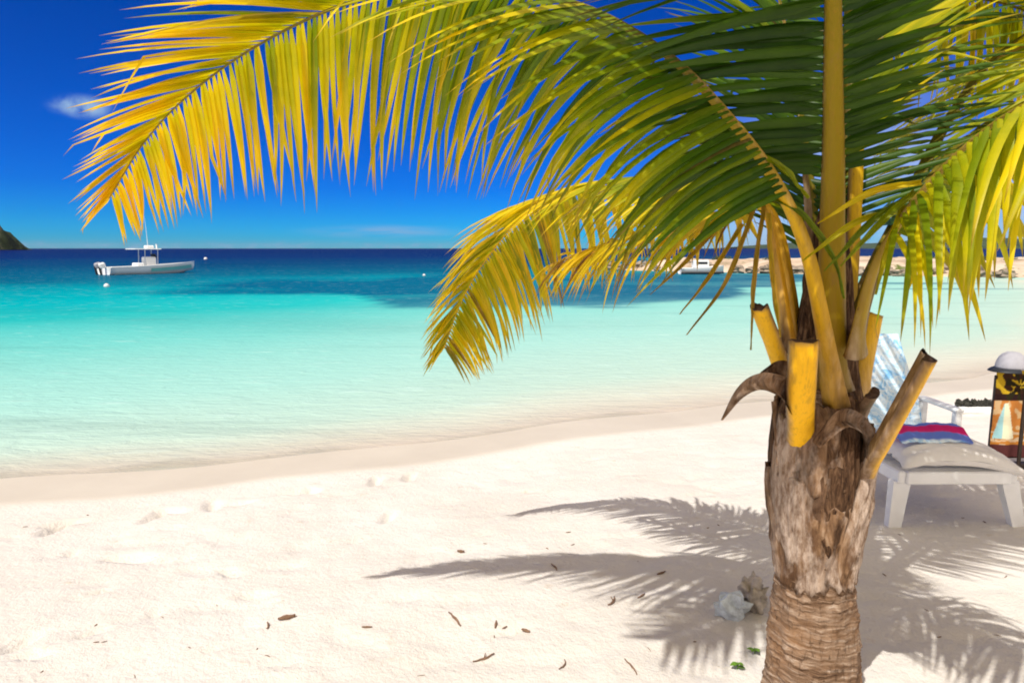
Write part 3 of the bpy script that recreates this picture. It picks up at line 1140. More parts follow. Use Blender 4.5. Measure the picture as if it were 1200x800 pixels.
def bract(pts, widths, roll, name='dry_sheath', seed=0):
    """thin curled dry strip"""
    P = [pix(*p) for p in pts]
    path, ln = catmull(P, 30)
    n = len(path)
    V, F = [], []
    nu = 9
    for side in (0, 1):
        for i in range(n):
            T = (path[min(i + 1, n - 1)] - path[max(i - 1, 0)]).normalized()
            a = Vector((0.25, -1, 0.35))
            s = T.cross(a).normalized()
            nn = s.cross(T)
            wv = float(np.interp(i / (n - 1), [k / (len(widths) - 1) for k in range(len(widths))], widths))
            for k in range(nu):
                u = 2 * k / (nu - 1) - 1
                q = path[i] + s * (u * wv * 0.5) + nn * (roll * wv * (u * u) + 0.008 * mnoise.noise(Vector((u * 2, i * .2, seed))))
                V.append(q - nn * (0.003 * side))
    for i in range(n - 1):
        for k in range(nu - 1):
            b = i * nu + k
            m = n * nu
            F.append((b, b + 1, b + nu + 1, b + nu))
            F.append((m + b, m + b + nu, m + b + nu + 1, m + b + 1))
    if name == 'dry_leaflet':
        return obj(name, V, F, M['leaf'], palm, True, attrs={'yellow': [0.9] * len(V), 'dry': [0.45 + 0.1 * (seed % 3)] * len(V)})
    if name == 'loose_leaflet':
        return obj(name, V, F, M['leaf'], palm, True, attrs={'yellow': [0.45 + 0.12 * (seed % 4)] * len(V), 'dry': [0.0] * len(V)})
    return obj(name, V, F, M['boot'], palm, True, attrs={'pale': [0.35] * len(V)})


bract([(930, 478, 2.12), (912, 455, 2.07), (888, 448, 2.02), (866, 460, 1.98), (846, 492, 1.95)], [0.075, 0.07, 0.055, 0.034, 0.003], 0.35, seed=3)
bract([(925, 440, 2.15), (912, 432, 2.12), (896, 438, 2.08), (884, 448, 2.05)], [0.07, 0.05, 0.03, 0.004], 0.3, seed=5)
bract([(906, 470, 2.05), (908, 500, 2.03), (911, 545, 2.02)], [0.008, 0.006, 0.002], 0.2, 'dry_strand', 6)
bract([(955, 520, 2.09), (985, 490, 2.10), (1012, 505, 2.13), (1018, 540, 2.14)], [0.03, 0.06, 0.05, 0.01], 0.35, seed=8)
for k, (a, b, c) in enumerate((((885, 240, 2.2), (850, 330, 2.1), (805, 392, 2.02)), ((870, 262, 2.25), (830, 325, 2.2), (797, 368, 2.15)), ((845, 262, 2.4), (800, 310, 2.35), (762, 345, 2.3)),
                               ((895, 240, 2.18), (884, 320, 2.12), (880, 410, 2.1)), ((900, 250, 2.15), (905, 330, 2.1), (915, 395, 2.06)))):
    bract([a, b, c], [0.014, 0.015, 0.002], 0.3, 'dry_leaflet', 20 + k)

for k, q in enumerate((((1062, 232, 1.99), (1018, 262, 1.99), (966, 318, 2.02)), ((1072, 224, 1.97), (1030, 262, 1.96), (985, 312, 1.98)), ((1050, 248, 2.02), (1000, 262, 2.02), (940, 306, 2.05)),
                       ((1080, 214, 1.95), (1020, 226, 1.97), (958, 262, 2.02)), ((905, 232, 2.13), (938, 250, 2.08), (975, 300, 2.04), (990, 350, 2.04)), ((880, 178, 2.11), (915, 196, 2.06), (948, 232, 2.04)),
                       ((1058, 240, 2.0), (1040, 290, 1.96), (1026, 345, 1.95)), ((1068, 230, 1.98), (1075, 290, 1.93), (1062, 350, 1.92)))):
    bract(q, [0.016, 0.020, 0.003], 0.3, 'loose_leaflet', 40 + k)

# ------------------------------------------------------------------ things by the palm's foot
def lump(c, s, seed, rough=0.35, nu=26, nv=16, fq=2.6):
    V, F = [], []
    for j in range(nv + 1):
        th = math.pi * j / nv
        for i in range(nu):
            ph = 2 * math.pi * i / nu
            d = Vector((math.sin(th) * math.cos(ph), math.sin(th) * math.sin(ph), math.cos(th)))
            k = 1 + rough * mnoise.noise(d * fq + Vector((seed, seed * .7, 0))) * 1.6 + rough * 0.5 * mnoise.noise(d * fq * 2.7 + Vector((0, seed, 3)))
            V.append(Vector(c) + Vector((d.x * s[0], d.y * s[1], d.z * s[2])) * k)
    for j in range(nv):
        for i in range(nu):
            l = (i + 1) % nu
            F.append((j * nu + i, (j + 1) * nu + i, (j + 1) * nu + l, j * nu + l))
    return V, F


def lump_obj(name, c, s, seed, mat, rough=0.35, smooth=True, **kw):
    V, F = lump(c, s, seed, rough, **kw)
    return obj(name, V, F, mat, None, smooth, at=(c[0], c[1], c[2] - s[2]))


def gz(x, y):
    return float(ground_z(x, y))


p = gpix(858, 718, 0.0)
tag(lump_obj('crumpled_wrapper', (p.x, p.y, gz(p.x, p.y) + 0.045), (0.062, 0.05, 0.066), 3.0, M['wrapper'], 0.55, False, nu=15, nv=9, fq=1.5),
    'crumpled blue-grey plastic wrapper on the sand left of the palm trunk', 'litter')
p = gpix(885, 712, 0.0)
V, F = lump((p.x, p.y + 0.04, gz(p.x, p.y) + 0.055), (0.055, 0.055, 0.075), 8.0, 0.6)
tag(obj('coral_chunk', V, F, M['coral'], None, True, at=(p.x, p.y + 0.04, gz(p.x, p.y))), 'pale pitted coral chunk between the blue-grey wrapper and the trunk', 'coral')


def seedling(px, py, h, nleaf, label, seed):
    rr = random.Random(seed)
    p = gpix(px, py, 0.0)
    z = gz(p.x, p.y)
    root = empty('seedling', (p.x, p.y, z))
    tag(root, label, 'seedling', 'green seedlings at the foot of the palm')
    MB().tube([(p.x, p.y, z - 0.01), (p.x + .004, p.y, z + h * .5), (p.x, p.y, z + h)], [0.0022, 0.0018, 0.001], 6).build('stem', M['seedling'], root)
    for k in range(nleaf):
        a = 2 * math.pi * k / nleaf + rr.uniform(-.5, .5)
        zz = z + h * (0.4 + 0.6 * k / nleaf)
        d = Vector((math.cos(a), math.sin(a), 0.35)).normalized()
        s = d.cross(Vector((0, 0, 1))).normalized()
        ln = rr.uniform(.022, .034)
        b = Vector((p.x, p.y, zz))
        V, F = [], []
        for i in range(6):
            u = i / 5
            ww = ln * 0.34 * math.sin(math.pi * min(1, u * .92 + .06))
            c = b + d * (ln * u) - Vector((0, 0, 1)) * (ln * .35 * u * u)
            V += [c - s * ww, c + Vector((0, 0, -0.0025)), c + s * ww]
        for i in range(5):
            F += [(3 * i, 3 * i + 1, 3 * i + 4, 3 * i + 3), (3 * i + 1, 3 * i + 2, 3 * i + 5, 3 * i + 4)]
        obj('leaf', V, F, M['seedling'], root, True)


seedling(864, 778, 0.030, 6, 'bright green seedling left of the trunk, middle of three', 1)
seedling(884, 760, 0.028, 5, 'green seedling closest to the coral chunk beside the trunk', 2)
seedling(874, 803, 0.030, 6, 'green seedling nearest the viewer, left of the trunk', 3)


# debris on the sand: every twig its own thing
def twig(px, py, ln, ang, rad, label, seed, bend=0.15, mat='twig', name='twig', fork=False):
    rr = random.Random(seed)
    p = gpix(px, py, 0.0)
    for _ in range(3):
        p = gpix(px, py, gz(p.x, p.y))
    d = Vector((math.cos(ang), math.sin(ang), 0))
    s = Vector((-d.y, d.x, 0))
    pts, rads = [], []
    for i in range(7):
        u = i / 6 - .5
        q = Vector((p.x, p.y, 0)) + d * (ln * u) + s * (bend * ln * (u * u - .1) + rr.uniform(-.02, .02) * ln)
        q.z = gz(q.x, q.y) + rad * 0.8 + rr.uniform(0, .3) * rad
        pts.append(q)
        rads.append(rad * (1 - 0.65 * abs(u) * 2 * rr.uniform(.6, 1)))
    mb = MB().tube(pts, rads, 7)
    if fork:
        mb.tube([pts[3], pts[3] + s * ln * .2 + d * ln * .15 + Vector((0, 0, rad * 2))], [rad * .7, rad * .3], 6)
    o = mb.build(name, M[mat], None, at=(p.x, p.y, gz(p.x, p.y)), smooth=True)
    tag(o, label, 'twig', 'twigs and leaf scraps on the sand')
    return o


twig(336, 725, 0.075, 0.35, 0.011, 'thick dark husk scrap lying alone on the open sand at left', 1)
twig(314, 733, 0.060, 1.9, 0.005, 'thin upright-lying twig just left of the dark husk scrap', 2, 0.3)
twig(533, 726, 0.120, 2.1, 0.006, 'longest bare twig on the sand below the frond shadow', 3)
twig(567, 772, 0.095, 0.45, 0.005, 'forked twig near the bottom edge below the longest twig', 4, 0.2, fork=True)
twig(650, 665, 0.080, 1.9, 0.005, 'dark twig lying inside the long frond shadow', 5, 0.4)
twig(718, 705, 0.090, 1.1, 0.006, 'bent brown twig at the front edge of the frond shadow', 6, 0.5, fork=True)
twig(752, 698, 0.070, 0.9, 0.005, 'short brown twig right of the bent one at the shadow edge', 7, 0.3)
twig(581, 732, 0.050, 1.5, 0.006, 'stubby twig midway between the longest twig and the trunk', 8)
twig(616, 740, 0.040, 2.6, 0.008, 'small brown leaf scrap right of the stubby twig', 9)
twig(540, 647, 0.040, 0.1, 0.009, 'dark scrap on the upper edge of the long frond shadow', 10)
twig(660, 780, 0.080, 1.2, 0.004, 'thin curved twig at the bottom edge right of the forked twig', 11, 0.5)
twig(740, 782, 0.100, 1.9, 0.004, 'fine twig in the fan-shaped shadow at the bottom edge', 12, 0.3)
twig(430, 735, 0.045, 0.0, 0.005, 'faint flat twig left of the longest twig', 13)
twig(775, 672, 0.060, 0.6, 0.006, 'brown scrap within the shade close to the coral chunk', 14)
rr = random.Random(77)
for k in range(34):
    while True:
        px, py = rr.uniform(20, 1190), rr.uniform(600, 795)
        if not (880 < px < 1030):
            break
    twig(px, py, rr.uniform(.010, .032), rr.uniform(0, 3.1), rr.uniform(.0016, .0036), 'tiny brown fleck of plant litter scattered on the sand', 100 + k, rr.uniform(0, .4), 'twig', 'litter_fleck')

# ------------------------------------------------------------------ sun lounger and what lies on it
LX, LY, LW = 2.57, 3.80, 0.68            # foot end, centre of its edge
LZ = gz(LX, LY)
lo = empty('sun_lounger', (LX, LY, LZ))
tag(lo, 'white plastic sun lounger with raised back behind the palm trunk', 'sun lounger')
YAW = R(1)


def lw(x, y, z):
    """lounger space (x across, y towards the backrest, z up) to world"""
    c, s = math.cos(YAW), math.sin(YAW)
    return Vector((LX + x * c - y * s, LY + x * s + y * c, LZ + z))


def lbox(mb, c, s, rx=0.0, ry=0.0, bev=0.008):
    mb.box(lw(*c), s, YAW, rx, ry, bev)


mb = MB()
for sx in (-1, 1):
    lbox(mb, (sx * 0.325, 0.68, 0.30), (0.045, 1.38, 0.075))
lbox(mb, (0, 0.0, 0.30), (0.605, 0.05, 0.075))
lbox(mb, (0, 1.30, 0.30), (0.605, 0.05, 0.06))
mb.build('frame', M['white_plastic'], lo)
for k in range(11):
    pass
mb = MB()
for k in range(9):
    lbox(mb, (0, 0.09 + k * 0.078, 0.325), (0.602, 0.060, 0.018), bev=0.005)
mb.build('seat', M['white_plastic'], lo)
mb = MB()
bl, ba = 0.78, R(55)
for k in range(8):
    q = 0.04 + k * 0.083
    lbox(mb, (0, 0.80 + q * math.cos(ba), 0.335 + q * math.sin(ba)), (0.56, 0.075, 0.018), rx=ba, bev=0.005)
for sx in (-1, 1):
    lbox(mb, (sx * 0.29, 0.80 + .34 * math.cos(ba), 0.328 + .34 * math.sin(ba)), (0.035, 0.70, 0.03), rx=ba)
mb.build('backrest', M['white_plastic'], lo)
for (sx, y) in ((-1, 0.03), (1, 0.03), (-1, 1.22), (1, 1.22)):
    top, bot = lw(sx * 0.315, y, 0.275), lw(sx * (0.315 + (0.085 if y < 1 and sx > 0 else 0.03)), y - 0.01, -0.03)
    V, F = [], []
    for (c, hx, hy) in ((top, 0.050, 0.03), (top.lerp(bot, .5), 0.043, 0.026), (bot, 0.036, 0.024)):
        for (a, b) in ((-1, -1), (1, -1), (1, 1), (-1, 1)):
            V.append(c + Vector((a * hx, b * hy, 0)))
    for r in range(2):
        for i in range(4):
            j = (i + 1) % 4
            F.append((r * 4 + i, r * 4 + j, r * 4 + 4 + j, r * 4 + 4 + i))
    F += [(3, 2, 1, 0), (8, 9, 10, 11)]
    obj('leg', V, F, M['white_plastic'], lo, False)
for sx in (-1, 1):
    mb = MB()
    lbox(mb, (sx * 0.355, 0.74, 0.560), (0.06, 0.42, 0.028), bev=0.01)
    lbox(mb, (sx * 0.355, 0.56, 0.445), (0.045, 0.05, 0.205), bev=0.01)
    lbox(mb, (sx * 0.355, 0.92, 0.445), (0.045, 0.05, 0.205), bev=0.01)
    mb.build('armrest', M['white_plastic'], lo)


def towel_mat():
    m, t = material('blue_towel')
    co = t.objco()
    n1 = t.noise(co, 8.0, 4, 0.6, 1.4)
    n2 = t.noise(co, 17.0, 3, 0.6, 2.0)
    st = t.attr('stripe').outputs['Fac']
    base = t.ramp(n1, [(0.36, (0.20, 0.47, 0.80)), (0.47, (0.50, 0.71, 0.90)), (0.53, (0.75, 0.85, 0.92)), (0.64, (0.30, 0.56, 0.84))])
    base = t.mix(t.math('MULTIPLY', t.maprange(n2, 0.54, 0.60), 0.7), base, (0.78, 0.86, 0.92))
    base = t.mix(t.maprange(st, 0.45, 0.55), base, (0.13, 0.20, 0.62))
    base = t.mix(t.maprange(st, 0.75, 0.82), base, (0.62, 0.02, 0.16))
    finish(t, principled(t, base, 0.9, 0.1, t.bump(t.noise(co, 150, 2), 0.3, 0.004)))
    return m


def cloth(name, f, nu, nv, mat, attrs=None, th=0.008, colors=None, at=None):
    """two-sided cloth from a point function f(u, v) -> (point, normal)"""
    V, F = [], []
    A = {k: [] for k in (attrs or {})}
    CO = []
    for side in (0, 1):
        for j in range(nv + 1):
            for i in range(nu + 1):
                u, v = i / nu, j / nv
                p, n = f(u, v)
                V.append(p - n * (th * side))
                for k, g in (attrs or {}).items():
                    A[k].append(g(u, v))
                if colors:
                    CO.append((*colors(u, v), 1))
    m = nu + 1
    n = m * (nv + 1)
    for j in range(nv):
        for i in range(nu):
            b = j * m + i
            F.append((b, b + 1, b + m + 1, b + m))
            F.append((n + b, n + b + m, n + b + m + 1, n + b + 1))
    for i in range(nu):
        F.append((i, n + i, n + i + 1, i + 1))
        b = nv * m + i
        F.append((b, b + 1, n + b + 1, n + b))
    for j in range(nv):
        b = j * m
        F.append((b, b + m, n + b + m, n + b))
        b = j * m + nu
        F.append((b, n + b, n + b + m, b + m))
    return obj(name, V, F, mat, None, True, attrs=A or None, colors=CO or None, at=at)


def towel_f(u, v):
    # v: 0 seat end ... 1 over the top of the back
    x = -0.30 + u * (0.42 + 0.18 * min(1.0, v * 1.6))
    L1 = 0.76
    s = v * (L1 + 0.74)
    if s < L1:
        y = 0.06 + s
        z = 0.364 + 0.152 * math.exp(-(max(0.0, y - 0.27) / 0.14) ** 2) - 0.05 * max(0.0, (0.17 - y) / 0.11)
        n = Vector((0, 0, 1))
    else:
        q = s - L1
        y, z = 0.80 + q * math.cos(ba), 0.355 + q * math.sin(ba)
        n = Vector((0, -math.sin(ba), math.cos(ba)))
        y -= 0.022
    wr = 0.014 * mnoise.noise(Vector((u * 5, v * 7, 1.3))) + 0.006 * mnoise.noise(Vector((u * 14, v * 18, 4)))
    x += 0.015 * mnoise.noise(Vector((0, v * 6, 2)))
    edge = abs(u - .5) * 2
    p = lw(x, y, z + 0.02 * (1 - edge * .3)) + Vector((0, n.y, n.z)) * (wr + 0.012)
    return p, n


bt = cloth('beach_towel', towel_f, 40, 70, towel_mat(), {'stripe': lambda u, v: max(0.0, 1 - abs(v - 0.075 - 0.012 * math.sin(u * 4)) * 7)}, at=lw(0, 0.6, 0.36))
tag(bt, 'blue and white patterned towel with a magenta stripe draped over the lounger', 'beach towel')


def pillow():
    nu, nv = 40, 28
    V, F = [], []
    for side in (1, -1):
        for j in range(nv + 1):
            for i in range(nu + 1):
                u, v = 2 * i / nu - 1, 2 * j / nv - 1
                t = max(0.0, (1 - u ** 4)) ** 0.55 * max(0.0, (1 - v ** 4)) ** 0.55
                pin = 1 - 0.13 * (1 - v * v) * abs(u) ** 3
                x = u * 0.385 * pin
                y = v * 0.22 * (1 - 0.10 * (1 - u * u))
                wr = 0.010 * mnoise.noise(Vector((u * 2.2, v * 6, 2 + side))) + 0.006 * math.sin(u * 5 + v * 16) * t
                z = 0.440 + side * t * (0.058 if side > 0 else 0.055) + wr
                z -= 0.065 * (u ** 2) + 0.03 * u + 0.05 * max(0, -v) * 0.6
                V.append(lw(x + 0.02, y + 0.15, z))
    m = nu + 1
    n = m * (nv + 1)
    for j in range(nv):
        for i in range(nu):
            b = j * m + i
            F.append((b, b + 1, b + m + 1, b + m))
            F.append((n + b, n + b + m, n + b + m + 1, n + b + 1))
    o = obj('pillow', V, F, simple('white_cotton', (0.80, 0.78, 0.76), 0.9, 0.06, 10, 0.1, 0.2), None, True, at=lw(0, .17, .36))
    tag(o, 'rumpled off-white pillow lying across the foot of the lounger', 'pillow')


pillow()

# ------------------------------------------------------------------ dark chair with a printed cloth and a cap at the right edge
cx0 = pix(1160, 545, 4.92).x
CY = 4.92
CZ = gz(cx0 + .25, CY)
ch = empty('wooden_stand', (cx0 + 0.27, CY + 0.1, CZ))
tag(ch, 'dark wooden stand under the printed sunset cloth at the right edge', 'stand')
for k, x in enumerate((cx0 + 0.03, cx0 + 0.51)):
    MB().box((x, CY + 0.05, CZ + 0.345), (0.035, 0.03, 0.74), bev=0.006).build('leg', M['wood_dark'], ch)
    MB().box((x + (0.13 if k == 0 else 0.03), CY + 0.15, CZ + 0.345), (0.035, 0.03, 0.74), rx=R(-7), bev=0.006).build('leg', M['wood_dark'], ch)
MB().box((cx0 + 0.27, CY + 0.05, CZ + 0.70), (0.44, 0.024, 0.05), bev=0.006).box((cx0 + 0.27, CY + 0.05, CZ + 0.55), (0.44, 0.02, 0.04), bev=0.005).build('crossbar', M['wood_dark'], ch)
MB().box((cx0 + 0.27, CY + 0.02, CZ + 0.03), (0.60, 0.10, 0.05), bev=0.008).build('foot', M['wood_dark'], ch)
MB().box((cx0 + 0.27, CY + 0.05, CZ + 0.10), (0.44, 0.02, 0.03), bev=0.005).build('stretcher', M['wood_dark'], ch)
MB().box((cx0 + 0.20, CY - 0.015, CZ + 0.33), (0.022, 0.02, 0.70), bev=0.004).build('slat', M['wood_dark'], ch)


def print_col(u, v):
    # v from 0 (bottom) to 1 (top): sunset print with a palm shape and a sail
    n = mnoise.noise(Vector((u * 9, v * 13, 3)))
    if v > 0.95:
        return (0.42, 0.20, 0.10)
    if v > 0.62:
        c = (0.55, 0.36, 0.02) if n > -0.02 else (0.05, 0.022, 0.012)
        if v < 0.70:
            c = (0.03, 0.012, 0.012)
        # fronds of the printed palm
        du, dv = u - 0.34, v - 0.78
        a = math.atan2(dv, du)
        if math.hypot(du, dv * .7) < 0.20 and math.sin(a * 7) > 0.1:
            c = (0.025, 0.02, 0.008)
        return c
    sail = 0.20 < v < 0.60 and abs(u - 0.17) < 0.13 * (0.60 - v) / 0.40 + 0.02
    if sail:
        return (0.78, 0.76, 0.55) if u > 0.15 else (0.35, 0.62, 0.66)
    if v > 0.30:
        return (0.52, 0.20, 0.045) if n < 0.12 else (0.62, 0.42, 0.22)
    if v > 0.14:
        return (0.50, 0.20, 0.035) if math.sin(v * 90 + n * 3) > -0.3 else (0.62, 0.45, 0.28)
    return (0.10, 0.03, 0.03)


def print_f(u, v):
    x = cx0 + 0.005 + 0.53 * u
    fold = 0.012 * math.sin(u * 22) * (1 - v) + 0.006 * mnoise.noise(Vector((u * 6, v * 6, 0)))
    hem = 0.02 * mnoise.noise(Vector((u * 4, 0, 8))) * (1 - v)
    if v < 0.94:
        p = Vector((x, CY + 0.022 + fold, CZ + 0.10 + 0.65 * (v / 0.94) + hem))
        n = Vector((0, -1, 0))
    else:
        q = (v - 0.94) / 0.06
        p = Vector((x, CY + 0.022 + 0.075 * q, CZ + 0.752 + 0.006 * math.sin(q * math.pi)))
        n = Vector((0, 0, 1))
    return p, n


def pig_mat(name, rough=0.85):
    m, t = material(name)
    co = t.objco()
    c = t.attr('pigment').outputs['Color']
    finish(t, principled(t, c, rough, 0.12, t.bump(t.noise(co, 130, 2), 0.25, 0.003)))
    return m


pt = cloth('printed_cloth', print_f, 90, 110, pig_mat('printed_cloth'), th=0.005, colors=print_col, at=(cx0 + .27, CY, CZ + 0.1))
tag(pt, 'orange and black sunset-print cloth hung over the dark stand', 'cloth')

capo = empty('cap', (cx0 + 0.13, CY + 0.06, CZ + 0.762))
tag(capo, 'pale grey peaked cap sitting on top of the printed cloth', 'cap')
V, F = [], []
nu, nv = 32, 12
for j in range(nv + 1):
    th = 0.5 * math.pi * j / nv
    for i in range(nu):
        a = 2 * math.pi * i / nu
        q = math.cos(th) ** 0.8
        V.append((cx0 + 0.13 + 0.105 * q * math.cos(a), CY + 0.06 + 0.095 * q * math.sin(a), CZ + 0.762 + 0.004 + 0.125 * math.sin(th) + 0.004 * mnoise.noise(Vector((i * .5, j * .6, 0)))))
for j in range(nv):
    for i in range(nu):
        l = (i + 1) % nu
        F.append((j * nu + i, j * nu + l, (j + 1) * nu + l, (j + 1) * nu + i))
F.append(tuple(range(nu))[::-1])
obj('crown', V, F, M['canvas_grey'], capo, True)
V, F = [], []
for side in (0, 1):
    for i in range(17):
        a = R(130) + R(140) * i / 16
        for k in range(5):
            r = 1.0 + 0.55 * k / 4 * math.sin(math.pi * (0.08 + .84 * i / 16)) ** .6
            V.append((cx0 + 0.13 + 0.105 * r * math.cos(a), CY + 0.06 + 0.095 * r * math.sin(a), CZ + 0.772 - 0.022 * (k / 4) ** 2 - 0.004 * side))
for i in range(16):
    for k in range(4):
        b = i * 5 + k
        F.append((b, b + 5, b + 6, b + 1))
        F.append((85 + b, 85 + b + 1, 85 + b + 6, 85 + b + 5))
for i in range(16):
    b = i * 5 + 4
    F.append((b, b + 5, 85 + b + 5, 85 + b))
obj('peak', V, F, M['dark'], capo, True)
MB().lathe((cx0 + 0.13, CY + 0.06, CZ + 0.882), [(0.009, 0), (0.008, 0.006), (0.003, 0.009)], 12).build('button', M['canvas_grey'], capo, smooth=True)

# low white board with dark tufts further down the beach
pb = gpix(1126, 478, -0.1)
pe = gpix(1160, 478, -0.1)
bz = gz((pb.x + pe.x) / 2, pb.y)
bd = empty('board', ((pb.x + pe.x) / 2, pb.y, bz))
tag(bd, 'low white board with dark tufts along it on the far sand', 'board')
MB().box(((pb.x + pe.x) / 2, pb.y, bz + 0.035), (pe.x - pb.x + .12, 0.16, 0.07), bev=0.015).build('plank', M['white_plastic'], bd)
rr = random.Random(3)
for k in range(6):
    x = pb.x - 0.03 + (pe.x - pb.x + .05) * k / 5
    V, F = lump((x, pb.y - .02, bz + 0.10), (0.042, 0.035, 0.04), k * 2.3, 0.6, 12, 8)
    obj('tuft', V, F, M['seaweed'], bd, False)

# ------------------------------------------------------------------ boats and buoys
def loft(sections, mat_at=None):
    """sections: list of equal-length point lists"""
    V, F = [], []
    m = len(sections[0])
    for s in sections:
        V += [Vector(p) for p in s]
    for i in range(len(sections) - 1):
        for k in range(m - 1):
            F.append((i * m + k, (i + 1) * m + k, (i + 1) * m + k + 1, i * m + k + 1))
    return V, F, m


def motorboat():
    a, b = gpix(122, 322, WATER_Z), gpix(228, 319, WATER_Z)
    d = (b - a)
    Lh = d.length
    d.normalize()
    s = Vector((-d.y, d.x, 0))
    root = empty('motorboat', (a + b) / 2)
    tag(root, 'white centre-console motorboat with outboards moored on the left', 'boat')
    def W(x, y, z):
        return a + d * (x * Lh) + s * y + Vector((0, 0, z))
    bm_ = 1.15
    secs = []
    for i in range(15):
        t = i / 14
        hb = bm_ * (1 - max(0, (t - 0.45) / 0.55) ** 2.2) * 0.98 + 0.01
        sheer = 0.52 + 0.30 * t ** 1.8
        chine = 0.05 + 0.55 * max(0, t - 0.55) ** 1.5
        keel = -0.30 + 0.75 * max(0, (t - 0.72) / 0.28) ** 2.0
        rake = 0.0
        secs.append([W(t + rake, -hb, sheer), W(t, -hb * .96, sheer * .55 + chine * .45), W(t * 0.985, -hb * .82 * (1 - .5 * max(0, t - .6)), chine), W(t * .97, 0, keel),
                     W(t * 0.985, hb * .82 * (1 - .5 * max(0, t - .6)), chine), W(t, hb * .96, sheer * .55 + chine * .45), W(t, hb, sheer)])
    V, F, m = loft(secs)
    F.append(tuple(range(m))[::-1])
    obj('hull', V, F, M['hull'], root, True)
    # coloured band forward on the topsides
    band = []
    for i in range(10):
        t = 0.42 + 0.53 * i / 9
        hb = bm_ * (1 - max(0, (t - 0.45) / 0.55) ** 2.2) * 0.98 + 0.01
        sheer = 0.52 + 0.30 * t ** 1.8
        band.append([W(t, -hb - 0.012, sheer - 0.16), W(t, -hb * .985 - .012, sheer - 0.27), W(t, -hb * .965 - .014, sheer - 0.38 - .05 * t)])
    V, F, m = loft(band)
    obj('hull_band', V, F, M['hull_green'], root, True)
    # deck inside the gunwale
    V, F = [], []
    for i in range(15):
        t = i / 14
        hb = bm_ * (1 - max(0, (t - 0.45) / 0.55) ** 2.2) * 0.9
        z = (0.52 + 0.30 * t ** 1.8) - (0.05 if t > .7 else 0.18)
        V += [W(t * .985, -hb, z), W(t * .985, hb, z)]
    for i in range(14):
        F.append((2 * i, 2 * i + 2, 2 * i + 3, 2 * i + 1))
    obj('deck', V, F, M['hull'], root, False)
    rail = [W(t / 14, -(bm_ * (1 - max(0, (t / 14 - 0.45) / 0.55) ** 2.2) * 0.98 + 0.01), 0.54 + 0.30 * (t / 14) ** 1.8) for t in range(15)]
    MB().tube(rail, 0.035, 6).build('gunwale', M['hull'], root, smooth=True)
    yaw = math.atan2(d.y, d.x)
    c = W(0.48, 0, 0.76)
    MB().box(c, (0.72, 0.85, 0.95), yaw, bev=0.08).build('console', M['hull'], root)
    MB().box(W(0.535, 0, 1.30), (0.03, 0.8, 0.32), yaw, 0, R(-18), bev=0.01).build('windscreen', M['dark'], root)
    MB().box(W(0.36, 0, 0.55), (0.5, 0.9, 0.5), yaw, bev=0.06).build('seat', M['hull'], root)
    top = MB().box(W(0.43, 0, 1.80), (1.9, 1.55, 0.07), yaw, bev=0.03).build('hardtop', M['hull'], root)
    for (x, y) in ((0.40, -.5), (0.40, .5), (0.54, -.5), (0.54, .5)):
        MB().tube([W(x, y, .62), W(x + .01, y, 1.78)], 0.03, 6).build('post', M['steel'], root)
    MB().box(W(0.49, 0, 1.95), (0.55, 0.5, 0.22), yaw, bev=0.06).build('radar', M['hull'], top)
    MB().tube([W(0.50, .3, 2.0), W(0.495, .32, 3.3), W(0.485, .33, 4.2)], [0.02, 0.014, 0.008], 6).build('antenna', M['hull'], root)
    MB().tube([W(0.555, -.3, 1.8), W(0.553, -.3, 2.15)], [0.05, 0.06], 8).build('lamp', M['hull'], root)
    for y in (-0.35, 0.35):
        eng = empty('outboard_motor', W(-0.02, y, 0.4) - (a + b) / 2)
        eng.parent = root
        MB().box(W(-0.035, y, 0.66), (0.42, 0.30, 0.40), yaw, 0, R(-16), bev=0.09).build('cowling', M['hull'] if y < 0 else M['canvas_grey'], eng)
        MB().box(W(-0.055, y, 0.25), (0.14, 0.09, 0.70), yaw, 0, R(-10), bev=0.03).build('drive_leg', M['dark'], eng)


motorboat()


def launch():
    p = gpix(822, 321, WATER_Z)
    root = empty('launch', p)
    tag(root, 'small white launch with dark waterline moored by the far sandbank', 'boat')
    def W(x, y, z):
        return p + Vector((x, y, z))
    secs = []
    for i in range(11):
        t = i / 10
        hb = 0.62 * (1 - max(0, (t - .5) / .5) ** 2.3) + 0.01
        x = (t - .5) * 3.2
        sh = 0.42 + .22 * t * t
        secs.append([W(x, -hb, sh), W(x, -hb * .9, .12), W(x * .98, 0, -.15 + .4 * max(0, (t - .75) / .25) ** 2), W(x, hb * .9, .12), W(x, hb, sh)])
    V, F, m = loft(secs)
    F.append(tuple(range(m))[::-1])
    obj('hull', V, F, M['hull'], root, True)
    dk = [W((i / 10 - .5) * 3.2, -(0.62 * (1 - max(0, (i / 10 - .5) / .5) ** 2.3) + 0.025), 0.10) for i in range(11)]
    MB().tube(dk, 0.06, 6).build('waterline_band', M['dark'], root, smooth=True)
    V, F = [], []
    for i in range(11):
        t = i / 10
        hb = 0.58 * (1 - max(0, (t - .5) / .5) ** 2.3)
        V += [W((t - .5) * 3.1, -hb, .36 + .2 * t * t), W((t - .5) * 3.1, hb, .36 + .2 * t * t)]
    for i in range(10):
        F.append((2 * i, 2 * i + 2, 2 * i + 3, 2 * i + 1))
    obj('deck', V, F, M['hull'], root, False)
    MB().box(W(-.1, 0, .72), (1.1, .8, .55), bev=.08).build('cabin', M['hull'], root)
    MB().box(W(-.1, -.402, .80), (.8, .012, .18), bev=.004).build('window', M['dark'], root)


launch()


